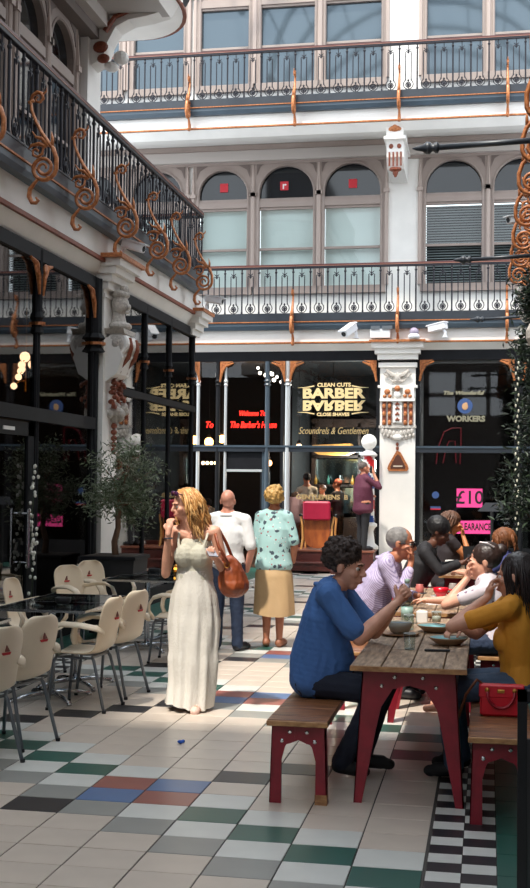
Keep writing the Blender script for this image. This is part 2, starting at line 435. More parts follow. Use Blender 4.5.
# console carrying it
b = MB().use(WHITE)
b.prism([(-6.0, 8.9), (-4.75, 8.9), (-4.68, 8.82), (-4.75, 8.72), (-5.0, 8.66), (-5.3, 8.62), (-5.5, 8.52), (-5.62, 8.30), (-5.7, 8.05), (-5.9, 7.95), (-6.0, 7.95)], 17.0, 17.35, 'y')
b.use(RUST).tube([(-4.8, 16.98, 8.8), (-5.0, 16.97, 8.76), (-5.25, 16.97, 8.74), (-5.5, 16.97, 8.66), (-5.65, 16.97, 8.45)], [.03, .04, .03, .04, .05], 6)
b.ell((-5.72, 16.98, 8.22), (.12, .06, .09)); b.ell((-5.68, 17.0, 8.05), (.10, .06, .07)); b.use(WHITE).ell((-5.45, 17.15, 8.1), (.12, .14, .10)); b.ell((-5.6, 17.15, 7.97), (.11, .14, .07))
b.build('console_bracket', gl2)

# ------------------------------------------------------------------ facade galleries (run along x at y = 23.8)
def fac_gallery(name, z):
    g = struct(name); x0, x1 = -9.6, 3.6; Yf = 23.80
    def pr(poly, mt, nm): MB().use(mt).prism([(Yf+a, b) for a, b in poly], x0, x1, 'x').build(nm, g)
    pr([(.03, z), (.03, z+.24), (1.6, z+.24), (1.6, z)], WHITE, 'fascia')
    pr([(-.02, z-.03), (-.02, z), (.5, z), (.5, z-.03)], COPPER, 'copper_moulding')
    pr([(.0, z-.04), (.16, z-.19), (.4, z-.19), (.4, z-.04)], WHITE, 'cove')
    pr([(-.06, z+.24), (-.09, z+.32), (-.09, z+.38), (.3, z+.38), (.3, z+.24)], IRONB, 'lip_moulding')
    pr([(-.11, z+.385), (-.11, z+.403), (.3, z+.403), (.3, z+.385)], COPPER, 'bead')
    pr([(-.06, z+.405), (-.06, z+.56), (1.6, z+.56), (1.6, z+.405)], IRON, 'base_beam')
    return g
fg1 = fac_gallery('trim_4', 4.57); fg2 = fac_gallery('trim_5', 9.01)
r1 = railing('first gallery railing across the facing shopfront, above the barber window', (-9.5, 23.78), (3.5, 23.78), 5.13)
r2 = railing('top gallery railing across the facing facade, upper edge of the view', (-9.5, 23.78), (3.5, 23.78), 9.57)
for px in (80, 187, 293, 398, 507, 615):
    P = at_y(px, 300, 23.7)
    for rr_ in (r1, r2): scroll(rr_, P.x+9.5, -.07, -.60, -pi/2)
# pale render wall behind, pier, beam, and arched windows
SOF = mat('soffit_grey_paint', (188, 180, 174), .7)
wf = struct('wall_far'); YB = 25.4
OPEN1 = [(-9.2, -8.1), (-7.75, -6.62), (-6.23, -5.16), (-4.89, -3.71), (-3.47, -2.27), (-1.31, -.15), (.10, 1.26), (1.5, 2.66)]
def wall_panel(x0, x1, z0, z1, mt=WHITE, nm='wall_panel', dy=0): return MB().use(mt).box(x0, x1, YB-.02-dy, YB+.25, z0, z1).build(nm, wf)
WN = [0]
REDSQ = mat('red_sticker', (196, 28, 44), .5)
def arch_window(x0, x1, zb, T, kind, sticker=None):
    """T maps local (x, d out of wall, z) to world; opening x0..x1, base zb"""
    WN[0] += 1; wn = struct('window_%d' % WN[0])
    w_ = x1-x0; r = w_/2; cx = (x0+x1)/2; zs = zb+2.03; zt = zs+r+.14; mgn = .115
    f = MB().use(TAUPE); f.T = T
    arch = [(cx-r*cos(a), zs+r*sin(a)) for a in [pi*i/16 for i in range(17)]]
    for i in range(16):
        (xa, za), (xb, zb_) = arch[i], arch[i+1]
        f.add([(xa, .05, za), (xb, .05, zb_), (xb, .05, zt), (xa, .05, zt), (xa, -.08, za), (xb, -.08, zb_)], [(0, 1, 2, 3), (0, 4, 5, 1)])
    for s_, xe in ((-1, x0), (1, x1)):
        f.box(xe, xe+s_*mgn, -.08, .05, zb, zt)
    f.tube([(x0-.02, .05, zb)]+[(cx-(r+.02)*cos(a), .05, zs+(r+.02)*sin(a)) for a in [pi*i/16 for i in range(17)]]+[(x1+.02, .05, zb)], .026, 5)
    f.box(x0-mgn, x1+mgn, -.06, .09, zb-.16, zb); f.build('window_frame', wn)
    f = MB().use(mat('light_taupe_paint', (172, 156, 147), .5)); f.T = T
    for xe in (x0-.13, x1+.13): f.tube([(xe, .05, zb), (xe, .05, zs-.02)], .042, 7); f.box(xe-.06, xe+.06, .03, .11, zs-.06, zs+.02); f.tube([(xe, .06, zs+.02), (xe, .05, zs+.35), (xe, .05, zt)], [.045, .03, .012], 6)
    f.build('colonnettes', wn); f = MB().use(mat('dark_taupe_paint', (110, 96, 90), .6)); f.T = T
    for s_, xe in ((1, x0-.06), (-1, x1+.06)): f.prism([(xe, zt-.03), (xe+s_*.26, zt-.03), (xe+s_*.07, zt-.14), (xe, zt-.32)], .045, .062, 'y')
    f.build('spandrel_panels', wn)
    f = MB().use(TAUPE); f.T = T; f.box(x0, x1, -.06, .06, zs-.30, zs-.16); f.box(x0, x1, -.05, .02, zs-.16, zs-.10); f.box(x0, x1, -.05, .02, zs-.35, zs-.30); f.build('transom', wn)
    f = MB().use(TAUPE); f.T = T; f.box(x0, x1, -.06, .01, zb+.80, zb+.85); f.build('sash_bar', wn)
    f = MB().use(G_UP); f.T = T
    f.add([(x, -.05, z) for x, z in arch]+[(x1, -.05, zs-.16), (x0, -.05, zs-.16)], [tuple(range(19))]); f.build('fan_pane', wn)
    zt2 = zs-.33
    for za, zb2 in ((zb, zb+.8), (zb+.85, zt2)):
        f = MB(); f.T = T
        f.use({'blind': G_CLEAR, 'slat': G_CLEAR, 'top': G_TOP}.get(kind, G_UP))
        f.add([(x0, -.05, za), (x1, -.05, za), (x1, -.05, zb2), (x0, -.05, zb2)], [(0, 1, 2, 3)]); f.build('pane', wn)
    if kind == 'blind':
        f = MB().use(mat('pale_roller_blind', (206, 216, 214), .7)); f.T = T; f.box(x0, x1, -.16, -.13, zb, zt2); f.build('blind', wn)
    if kind == 'slat':
        f = MB().use(mat('grey_venetian_slats', (120, 126, 128), .6)); f.T = T
        z = zb
        while z < zt2-.03: f.box(x0, x1, -.16, -.12, z, z+.022); z += .055
        f.build('blind_slats', wn, kind='stuff')
        f = MB().use(mat('dark_room', (20, 24, 27), .9)); f.T = T; f.box(x0, x1, -.3, -.27, zb, zt2); f.build('backing', wn)
    if sticker is not None:
        f = MB().use(REDSQ); f.T = T; sx = cx+(-.06 if sticker else 0); f.box(sx-.09, sx+.09, -.045, -.03, zs+.08, zs+.27); f.build('sticker', wn)
        if sticker:
            me = text_mesh('r', .22, mat('white_print', (235, 235, 235), .5), ext=.002, bold=.006)
            me.transform(Matrix.Translation((sx, YB+.004, zs+.175))); link('sticker_letter', me, wn)
    return wn
TF = Matrix(((1, 0, 0, 0), (0, -1, 0, YB-.02), (0, 0, 1, 0), (0, 0, 0, 1)))
for lv in (0, 1):
    dz = 4.44*lv; xs = -9.6
    for i, (a, c) in enumerate(OPEN1):
        kind = 'top'
        if lv == 0: kind = 'blind' if i < 5 else 'slat'
        st = None
        if lv == 0 and i in (2, 3, 4): st = (i == 3)
        arch_window(a, c, 5.95+dz, TF, kind, st)
        wall_panel(xs, a-.115, 4.7+dz, 9.0+dz, dy=(.03 if a-xs > .5 else 0)); wall_panel(a-.115, c+.115, 4.7+dz, 5.80+dz); wall_panel(a-.115, c+.115, 5.95+2.03+.58+.13+dz-.02, 9.0+dz, TAUPE)
        xs = c+.115
    wall_panel(xs, 3.6, 4.7+dz, 9.0+dz)
    MB().use(TAUPE).box(-9.6, 3.6, YB-.10, YB, 8.62+dz, 8.68+dz).use(SOF).box(-9.6, 3.6, YB-.2, YB, 8.68+dz, 8.90+dz).use(TAUPE).box(-9.6, 3.6, YB-.3, YB, 8.90+dz, 9.0+dz).build('cornice_beam', wf)
wall_panel(-9.6, 3.6, 13.4, 14.6)
# carved console under the top gallery, at the pier
P = at_y(395, 145, 23.95); cb = struct('trim_6')
b = MB().use(WHITE); x0 = P.x-.17; x1 = P.x+.17
b.prism([(23.9, 9.0), (23.9, 8.72), (23.98, 8.66), (24.0, 8.3), (24.15, 8.1), (25.3, 8.1), (25.3, 9.0)], x0, x1, 'x')
b.box(x0-.05, x1+.05, 23.87, 25.3, 8.64, 8.70)
b.use(RUST)
for i in range(4): xx = x0+.055+i*.077; b.tube([(xx, 23.975, 8.40), (xx, 23.985, 8.12)], .018, 5)
for s_ in (-.08, .08): b.ell((P.x+s_, 23.98, 8.52), (.045, .03, .05))
b.use(COPPER).ell((P.x, 23.9, 8.86), (.11, .04, .07)).ell((P.x, 23.89, 8.92), (.05, .04, .06)).ell((P.x-.08, 23.89, 8.84), (.05, .03, .04)).ell((P.x+.08, 23.89, 8.84), (.05, .03, .04))
b.use(RUST).lathe([(.02, -.16), (.05, -.10), (.06, -.05), (.12, -.02), (.12, .02)], (P.x, 24.1, 8.08), 10)
b.build('console_bracket', cb)

# ================================================================== FACADE SHOPFRONT
sf = struct('wall_shopfront'); YS = 24.0
MB().use(BLACKF).box(-9.6, 3.6, YS-.06, YS+.2, 4.20, 4.40).build('head_beam', sf)
MB().use(IRON).box(-9.6, -2.1, YS-.06, YS+.04, 2.36, 2.49).box(-1.42, 3.6, YS-.06, YS+.04, 2.36, 2.49).use(IRONB).box(-9.6, -2.1, YS-.075, YS-.06, 2.45, 2.49).box(-1.42, 3.6, YS-.075, YS-.06, 2.45, 2.49).build('transom', sf)
def post(x, r, mt, y=YS, z1=4.2):
    MB().use(mt).lathe([(r*1.5, 0), (r*1.5, .12), (r, .16), (r, z1-.50), (r*1.5, z1-.48), (r, z1-.44), (r*1.6, z1-.40), (r, z1-.36), (r, z1)], (x, y-.02, 0), 10).build('slender_column', sf)
SILV = mat('silver_grey_column_paint', (196, 200, 202), .35, metal=.3)
for x, r, mt in ((-5.866, .035, SILV), (-5.45, .045, BLACKF), (-5.29, .03, SILV), (-4.42, .05, IRONB), (-4.0, .055, SILV), (-7.2, .04, SILV), (-8.4, .04, SILV), (.62, .05, BLACKF), (2.4, .05, SILV)): post(x, r, mt)
for a, c in ((-2.20, -2.12), (-1.42, -1.34), (-4.14, -4.08), (.50, .56)): MB().use(BLACKF).box(a, c, YS-.05, YS+.06, 0, 4.2).build('mullion', sf)
def spandrel(x, s_, z=4.2, y=YS-.08):
    b = MB().use(COPPER)
    b.tube([(x, y, z-.42), (x+s_*.03, y, z-.25), (x+s_*.10, y, z-.10), (x+s_*.28, y, z-.03)], [.02, .03, .035, .015], 6)
    b.prism([(x, z), (x+s_*.26, z), (x+s_*.12, z-.05), (x+s_*.05, z-.14), (x, z-.36)], y-.0, y+.03, 'y')
    b.tube([(x+s_*.06, y-.01, z-.06), (x+s_*.10, y-.01, z-.09), (x+s_*.05, y-.01, z-.12)], .012, 5); b.build('gilt_spandrel', sf)
for x, s_ in ((-5.83, -1), (-5.40, 1), (-4.05, -1), (-3.95, 1), (-2.2, -1), (-1.34, 1), (.50, -1), (.66, 1)): spandrel(x, s_)
for a, c, z0, z1 in ((-9.5, -5.9, 2.49, 4.2), (-5.83, -5.5, 2.49, 4.2), (-5.26, -4.05, 2.49, 4.2), (-3.95, -2.2, 2.49, 4.2), (-1.34, .5, 2.49, 4.2), (.56, 3.5, 2.49, 4.2),
                     (-9.5, -5.9, .45, 2.36), (-5.83, -5.5, .45, 2.36), (-4.38, -4.14, .3, 2.36), (-3.95, -2.2, .52, 2.36), (-1.34, .5, .5, 2.36), (.56, 3.5, .5, 2.36)):
    MB().use(G_SHOP).box(a, c, YS+.0, YS+.006, z0, z1).build('pane', sf)
MAHOG = mat('mahogany', (92, 40, 32), .35, rgb2=(54, 24, 20), vscale=12, stretch=(1, 1, 6))
MB().use(BLACKF).box(-9.6, -5.5, YS-.04, YS+.1, 0, .45).box(-1.42, 3.6, YS-.05, YS+.1, 0, .5).use(MAHOG).box(-4.4, -2.1, YS-.03, YS+.1, 0, .52).build('stall_riser', sf)
MB().use(BLACKF).box(-5.29, -4.49, YS, YS+.06, 1.97, 2.36).use(SILV).box(-5.27, -4.5, YS-.02, YS, 1.95, 2.0).build('door_head', sf)
d1 = struct('door_1'); MB().use(BLACKF).box(-4.56, -4.49, YS, YS+.75, .02, 1.96).use(IRONB).box(-4.52, -4.46, YS-.02, YS+.04, 0, 2.36).build('open_door_leaf', d1)
MB().use(STEEL).tube([(-4.60, YS+.6, .95), (-4.60, YS+.6, 1.25)], .012, 6).build('door_handle', d1)
# rounded pale corners inside the right window head
MB().use(mat('grey_inner_frame', (120, 122, 122), .5)).prism([(-1.34, 4.2), (-1.34, 3.7), (-1.30, 3.95), (-1.2, 4.08), (-1.05, 4.13), (.22, 4.13), (.38, 4.08), (.46, 3.95), (.5, 3.7), (.5, 4.2)], YS+.01, YS+.04, 'y').box(-1.34, -1.27, YS+.01, YS+.04, .5, 4.0).build('inner_frame', sf)

# carved pier between the two shops
pr = struct('trim_7'); a, c = -2.12, -1.42; cx = (a+c)/2
MB().use(WHITE).box(a, c, YS-.14, YS+.2, 0, 4.05).build('pier_shaft', pr)
b = MB().use(WHITE).box(a-.03, c+.03, YS-.20, YS+.2, 4.05, 4.14)
for i, e in enumerate((.05, .10, .16)): b.box(a-e, c+e, YS-.2-e, YS+.2, 4.20+i*.11, 4.32+i*.11)
b.use(COPPER).box(a-.20, c+.20, YS-.42, YS+.1, 4.53, 4.575).build('capital', pr)
b = MB().use(STONE)
for s_ in (-1, 1):
    b.tube([(cx, YS-.2, 3.86), (cx+s_*.12, YS-.2, 3.90), (cx+s_*.22, YS-.2, 3.98), (cx+s_*.26, YS-.2, 3.92), (cx+s_*.18, YS-.2, 3.85)], [.04, .045, .03, .025, .015], 6)
    b.tube([(cx, YS-.2, 3.80), (cx+s_*.10, YS-.2, 3.76), (cx+s_*.17, YS-.2, 3.82)], [.035, .03, .01], 6)
b.ell((cx, YS-.2, 3.84), (.07, .05, .10)); b.build('leaf_ornament', pr)
b = MB().use(WHITE).box(a-.04, c+.04, YS-.22, YS, 3.64, 3.69).box(a+.02, a+.24, YS-.22, YS, 3.42, 3.64).box(c-.24, c-.02, YS-.22, YS, 3.42, 3.64).box(a, c, YS-.24, YS, 3.37, 3.42).ell((cx, YS-.22, 3.5), (.07, .05, .08))
b.box(cx-.09, cx+.09, YS-.20, YS, 2.95, 3.37)
b.use(COPPER).ell((cx, YS-.24, 3.62), (.06, .05, .06))
for s_ in (-1, 1): b.ell((cx+s_*.2, YS-.23, 3.56), (.06, .03, .055)).ell((cx+s_*.2-.05, YS-.23, 3.47), (.04, .03, .035)).ell((cx+s_*.2+.05, YS-.23, 3.47), (.04, .03, .035))
b.build('bracket_blocks', pr)
b = MB().use(RUST)
for s_ in (-1, 1):
    for k in (-.055, .055): b.box(cx+s_*.21+k-.036, cx+s_*.21+k+.036, YS-.19, YS-.1, 2.90, 3.36)
    b.use(COPPER)
    for k in (-.055, .055):
        for z in (2.95, 3.12, 3.28): b.ell((cx+s_*.21+k, YS-.2, z), (.038, .02, .05))
    b.use(RUST)
for z in (3.02, 3.13, 3.24, 3.33): b.ell((cx, YS-.21, z), (.022, .012, .03)).ell((cx-.025, YS-.21, z-.02), (.02, .012, .02)).ell((cx+.025, YS-.21, z-.02), (.02, .012, .02))
b.build('gilt_panels', pr)
b = MB().use(STONE).box(a-.02, c+.02, YS-.19, YS, 2.84, 2.89)
for i in range(9):
    x = a+.06+i*.0725; b.ell((x, YS-.16, 2.78-.07*(1-abs(i-4)/4)), (.045, .04, .07)); b.ell((x+.03, YS-.17, 2.70-.06*(1-abs(i-4)/4)), (.03, .03, .045))
b.use(WHITE).ell((cx, YS-.18, 2.66), (.10, .04, .06)); b.build('plaster_festoon', pr)
b = MB().use(RUST)
for z in (2.52, 2.44, 2.36): b.ell((cx, YS-.15, z), (.03, .02, .04))
b.build('pendant_drop', pr)
P = at_y(398, 462, YS-.16)
t = thing('triangle_plaque', 'small brown triangular plaque with rounded corners on the white pier', 'plaque', (P.x, YS-.14, P.z-.18))
rt = lambda s_: [(-.16*s_, -.02*s_+.05), (-.19*s_, .03+.0*s_), (-.17*s_, .10*s_+.02), (-.05*s_, .33*s_), (0, .36*s_), (.05*s_, .33*s_), (.17*s_, .10*s_+.02), (.19*s_, .03), (.16*s_, -.02*s_+.05)]
MB().use(COPPER).prism([(-.18, 0), (-.21, .05), (-.19, .12), (-.05, .37), (0, .40), (.05, .37), (.19, .12), (.21, .05), (.18, 0)], -.03, 0, 'y').build('plaque_rim', t)
MB().use(mat('brown_plaque', (84, 50, 38), .4)).prism([(-.14, .05), (-.15, .09), (-.04, .30), (0, .33), (.04, .30), (.15, .09), (.14, .05)], -.04, -.03, 'y').use(mat('pale_print', (210, 200, 180), .6)).box(-.09, .09, -.044, -.04, .085, .11).build('plaque_face', t)

# interiors (real rooms behind the glass)
rm = struct('wall_interior')
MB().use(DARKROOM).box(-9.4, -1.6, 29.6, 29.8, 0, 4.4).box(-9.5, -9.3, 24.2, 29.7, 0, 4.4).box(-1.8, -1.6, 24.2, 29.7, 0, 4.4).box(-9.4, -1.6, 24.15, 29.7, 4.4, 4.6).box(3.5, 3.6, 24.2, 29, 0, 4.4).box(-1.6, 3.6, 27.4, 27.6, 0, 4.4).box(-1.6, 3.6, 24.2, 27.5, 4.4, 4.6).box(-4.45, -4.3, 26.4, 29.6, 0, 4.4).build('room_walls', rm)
MB().use(mat('shop_floor_wood', (74, 52, 40), .4, var=.3, vscale=6)).box(-9.4, -1.6, 24.1, 29.7, 0, .02).build('room_floor', rm)

# glass lettering
GOLD = mat('gold_leaf_lettering', (226, 200, 146), .5)
GOLD2 = mat('dull_gold_lettering', (176, 152, 104), .5)
def letter(name, label, body, px, py, size, mt, **k):
    me = text_mesh(body, size, mt, **k); P = at_y(px, py, YS-.012)
    return tag(link(name, me, None, P), label, 'lettering')
letter('window_lettering', 'gold letters CLEAN CUTS arched line above the big barber sign', 'CLEAN CUTS', 334, 385, .105, GOLD, bold=.004, sx=1.1)
letter('window_lettering', 'large gold letters BARBER painted on the barber window', 'BARBER', 333, 393.8, .275, GOLD, bold=.012, sx=1.30)
letter('window_lettering', 'large gold letters BARBER mirrored upside down beneath the upright word', 'BARBER', 333, 405.0, .275, GOLD, bold=.012, sx=1.30, flip=True)
letter('window_lettering', 'small gold letters CLOSE SHAVES beneath the mirrored word', 'CLOSE SHAVES', 333, 414.5, .09, GOLD, bold=.004, sx=1.1)
letter('window_lettering', 'slanted gold script Scoundrels & Gentlemen low on the upper barber pane', 'Scoundrels & Gentlemen', 333, 431, .20, GOLD2, shear=.35, sx=.70)
letter('window_lettering', 'spaced gold letters GENTLEMENS at chair height on the lower barber pane', 'GENTLEMENS  B', 296, 497, .13, GOLD2, bold=.004, sx=1.12, align='LEFT')
letter('window_lettering', 'faint letters WORKERS under the round blue badge of the right window', 'WORKERS', 466, 419, .15, mat('dull_window_print', (128, 124, 104), .6), bold=.008, sx=1.05)
letter('window_lettering', 'faint curved script above the round blue badge of the right window', 'The Wonderful', 463, 393, .10, MATS['dull_window_print'], shear=.3, bold=.006, sx=1.25)
b = MB().use(GOLD)
for s_ in (-1, 1):
    for z in (3.49, 2.83):
        P0 = at_y(333, 386 if z > 3 else 414, YS-.015); b.tube([(P0.x+s_*.38, P0.y, P0.z), (P0.x+s_*.55, P0.y, P0.z-(.03 if z > 3 else -.03)), (P0.x+s_*.72, P0.y, P0.z-(.035 if z > 3 else -.035))], [.014, .012, .003], 5)
tag(b.build('sign_flourish'), 'thin gold flourishes framing the barber sign on the window', 'lettering')
P = at_y(465, 406, YS-.015)
t = thing('round_badge', 'round blue badge painted on the right shop window', 'badge', P)
ax = Matrix.Rotation(pi/2, 3, 'X')
MB().use(mat('badge_blue', (52, 78, 128), .5)).lathe([(.15, 0), (.15, .004)], n=20, ax=ax).build('badge_disc', t)
MB().use(mat('badge_gold', (190, 150, 110), .5)).ell((0, -.01, -.01), (.06, .006, .07)).ell((.02, -.012, .04), (.03, .006, .03)).build('badge_emblem', t)
for px, py, s, lab in ((435.5, 495, .07, 'small round blue sticker low on the right shop window'), ):
    P = at_y(px, py, YS-.015); tag(link('window_sticker', MB().use(MATS['badge_blue']).lathe([(s, 0), (s, .004)], n=14, ax=ax).mesh('s'), None, P), lab, 'sticker')
P = at_y(435.5, 508, YS-.015); b = MB().use(MATS['badge_blue']).box(-.1, .1, 0, .005, -.01, .03).use(REDSQ).box(-.1, .1, 0, .005, -.035, -.01)
tag(link('window_sticker', b.mesh('s'), None, P), 'small blue and red rectangular sticker low on the right shop window', 'sticker')
# neon
NEON = mat('red_neon', (255, 40, 30), .4, emit=5); 
def neon(label, body, px, py, size, y, **k):
    me = text_mesh(body, size, NEON, shear=.25, bold=.004, **k); tag(link('neon_sign', me, None, at_y(px, py, y)), label, 'neon sign')
neon('red neon script Welcome To glowing over the barber doorway', 'Welcome To', 252, 413.5, .15, 25.2, sx=.72)
neon('larger red neon script The Barber House glowing over the barber doorway', "The Barber's House", 253, 425, .19, 25.2, sx=.66)
neon('partial red neon script glowing in the narrow pane left of the doorway', 'To', 209, 425, .19, 25.0, sx=.8)
b = MB().use(mat('dim_red_neon', (120, 20, 36), .4, emit=.22))
def npts(L_): return [at_y(x, y, 24.25) for x, y in L_]
for L_ in ([(436, 464), (438, 448), (444, 432), (452, 428), (461, 428), (461, 445), (460, 464)], [(443, 463), (446, 448), (449, 441), (455, 441), (456, 463)]): b.tube(npts(L_), .013, 5)
tag(b.build('neon_outline'), 'dim red neon outline of a chair-like shape inside the right window', 'neon sign')
# pink posters
PINK = mat('pink_paper', (246, 70, 150), .6)
INK = mat('black_ink', (25, 20, 24), .6)
def poster(px, py, w_, h_, body, lab, sz, skew=0, sx=1):
    P = at_y(px, py, YS-.02); t = thing('pink_poster', lab, 'poster', P, 0, None)
    MB().use(PINK).prism([(-w_/2, -h_/2), (w_/2, -h_/2+skew*.3), (w_/2, h_/2), (-w_/2, h_/2-skew)], -.004, 0, 'y').build('paper', t)
    me = text_mesh(body, sz, INK, ext=.001, bold=.004, sx=sx); me.transform(Matrix.Translation((0, -.007, 0))); link('handwriting', me, t)
poster(469.5, 498, .50, .37, '£10', 'pink poster reading £10, upper of the two in the right window', .36)
poster(474, 527, .72, .27, 'CLEARANCE', 'pink poster reading CLEARANCE, lower of the two in the right window', .19, .02, .62)
b = MB().use(PINK); 

# ================================================================== LEFT WING
wl = struct('wall_left'); XG = -4.70
def vpost(y, r=.045, z0=0, z1=4.18, x=XG, mt=BLACKF, orn=True):
    b = MB().use(mt).box(x-.04, x+.03, y-r, y+r, z0, z1)
    if orn: b.lathe([(r*.6, z0 if z0 > 1 else .1), (r*.6, z1-.9), (r*1.5, z1-.88), (r, z1-.82), (r, z1-.75), (r*1.5, z1-.72), (r, z1-.66), (r, z1)], (x+.02, y, 0), 8); b.use(COPPER).lathe([(r*1.35, z1-.80), (r*1.35, z1-.77)], (x+.04, y, 0), 8)
    return b.build('mullion', wl)
for y in (6.0, 8.2, 10.35, 11.98): vpost(y)
vpost(13.83, .09)
for y, r in ((16.0, .035), (17.3, .035), (18.72, .04)): vpost(y, r)
MB().use(BLACKF).box(XG-.05, XG+.05, -4, 18.8, 4.06, 4.20).build('head_beam', wl)
MB().use(BLACKF).box(XG-.04, XG+.06, -4, 13.85, 2.36, 2.50).build('transom', wl)
MB().use(BLACKF).box(XG-.04, XG+.06, 14.6, 18.78, 2.86, 2.95).build('transom', wl)
MB().use(BLACKF).box(XG-.05, XG+.04, -4, 18.8, 0, .22).build('plinth', wl)
for ya, yb in ((-4, 6), (6.05, 8.15), (8.25, 10.3), (10.4, 11.93), (12.03, 13.74), (14.5, 15.96), (16.04, 17.26), (17.34, 18.68)):
    zt_ = 2.38 if yb < 14 else 2.88
    if not (10.3 < ya < 11): MB().use(G_SIDE).box(XG, XG+.006, ya, yb, .22, zt_).build('pane', wl)
    MB().use(G_SIDE).box(XG, XG+.006, ya, yb, zt_+.1, 4.1).build('pane', wl)
for y, s_ in ((12.03, 1), (13.74, -1), (11.93, -1)):
    b = MB().use(COPPER); b.tube([(XG+.05, y, 3.70), (XG+.05, y+s_*.03, 3.88), (XG+.05, y+s_*.12, 4.02), (XG+.05, y+s_*.26, 4.05)], [.015, .03, .03, .015], 6); b.ell((XG+.05, y+s_*.08, 3.98), (.02, .07, .07)); b.build('gilt_spandrel', wl)
# dark door at the far left
d2 = struct('door_2')
MB().use(BLACKF).box(XG-.03, XG+.02, 10.42, 10.56, .02, 2.34).box(XG-.03, XG+.02, 11.76, 11.92, .02, 2.34).box(XG-.03, XG+.02, 10.42, 11.92, 2.20, 2.34).box(XG-.03, XG+.02, 10.42, 11.92, .02, .28).build('door_frame', d2)
MB().use(G_SIDE).box(XG-.01, XG, 10.56, 11.76, .28, 2.20).build('pane', d2)
MB().use(STEEL).tube([(XG+.09, 11.62, .85), (XG+.09, 11.62, 1.45)], .016, 6).tube([(XG+.02, 11.62, .9), (XG+.09, 11.62, .9)], .01, 5).tube([(XG+.02, 11.62, 1.4), (XG+.09, 11.62, 1.4)], .01, 5).build('door_handle', d2)
P = at_x(9, 428, XG+.03); MB().use(mat('white_enamel', (230, 230, 228), .5)).box(XG+.025, XG+.035, P.y-.14, P.y+.14, P.z-.015, P.z+.02).build('door_closer_plate', d2)
# white blossom garland up the door post
b = MB().use(mat('white_petals', (226, 224, 214), .7))
for i in range(46):
    q = R.random(); z = .55+1.35*q; b.ell((XG+.06+R.uniform(-.03, .05), 11.80+R.uniform(-.10, .08)*(1.4-q), z), (.018, .016, .022), nu=6, nv=4)
b.use(mat('garland_stem', (50, 60, 44), .8)).tube([(XG+.06, 11.80+.03*sin(z*7), .5+z) for z in [i*.1 for i in range(15)]], .006, 5)
tag(b.build('flower_garland'), 'strand of small white flowers climbing the dark door post at far left', 'garland')
# interior of the left shop
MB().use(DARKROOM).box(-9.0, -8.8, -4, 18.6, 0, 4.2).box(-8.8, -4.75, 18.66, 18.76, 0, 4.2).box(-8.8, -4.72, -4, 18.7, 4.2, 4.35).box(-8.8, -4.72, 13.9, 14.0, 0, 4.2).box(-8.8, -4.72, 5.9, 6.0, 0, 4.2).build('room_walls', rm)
t = thing('pendant_lamp', 'cluster pendant lamp of small glowing glass globes behind the left window', 'lamp', (-5.9, 12.9, 0))
GLOW = mat('lamp_glow', (255, 216, 170), .5, emit=8)
GOLDM = mat('brass', (190, 140, 70), .3, metal=.9)
pts = [(24, 357, .062), (17.5, 365, .045), (36.5, 364.5, .055), (22, 369, .035), (26, 371, .04), (24.5, 377, .04), (18, 386, .04)]
Pc = at_x(26, 366, -5.35); t.location = (Pc.x, Pc.y, 4.2)
b = MB().use(GOLDM).tube([(0, 0, 0), (0, 0, Pc.z-4.2-.3)], .01, 6)
for i, (px, py, r) in enumerate(pts):
    P = at_x(px, py, -5.35)-Vector(t.location); P.x += R.uniform(-.08, .08)
    b.tube([(0, 0, P.z+.08), (P.x*.6, P.y*.6, P.z+.06), tuple(P)], .006, 5)
    MB().use(GLOW).ell(tuple(P), r, nu=12, nv=8).build('globe_bulb', t, True)
b.build('lamp_stem', t)
# lintel band, upper wall, pier and console of the left wing
PP = struct('trim_8'); y0p, y1p = 13.93, 14.50
MB().use(WHITE).box(-4.95, -4.60, y0p, y1p, 0, 4.1).build('pier_shaft', PP)
b = MB().use(WHITE)
for i, e in enumerate((.03, .08, .14, .20)): b.box(-4.95, -4.60+e+.03, y0p-e*.5, y1p+e, 4.08+i*.09, 4.17+i*.09)
b.box(-4.95, -4.58, y0p-.03, y1p+.03, 3.98, 4.02)
b.use(COPPER).box(-4.95, -4.33, y0p-.16, y1p+.26, 4.44, 4.49).build('capital', PP)
b = MB().use(STONE); ym = (y0p+y1p)/2+.05
b.ell((-4.50, ym, 3.93), (.11, .13, .13), nu=14, nv=10).ell((-4.40, ym, 3.90), (.04, .05, .04)).ell((-4.50, ym, 4.05), (.12, .15, .06)).ell((-4.45, ym, 4.11), (.06, .08, .06)).ell((-4.41, ym, 3.83), (.03, .05, .02))
b.caps((-4.52, ym, 3.84), .07, (-4.52, ym, 3.70), .10).ell((-4.50, ym, 3.66), (.15, .19, .06))
b.prism([(y0p+.02, 3.60), (y1p-.02, 3.60), (y1p-.08, 3.54), (y0p+.08, 3.54)], -4.6, -4.36, 'x')
b.build('bust_ornament', PP)
b = MB().use(WHITE)
b.lathe([(.13, -.24), (.15, -.22), (.15, .22), (.13, .24)], (-4.47, ym, 3.42), 18, Matrix.Rotation(pi/2, 3, 'X'))
b.prism([(-4.6, 3.5), (-4.45, 3.45), (-4.38, 3.25), (-4.45, 3.05), (-4.6, 2.95)], y0p+.06, y1p-.02, 'y')
b.use(STONE).ell((-4.47, ym-.25, 3.42), (.10, .03, .10), nu=14).ell((-4.47, ym-.27, 3.43), (.05, .03, .06))
b.build('volute', PP)
b = MB().use(RUST)
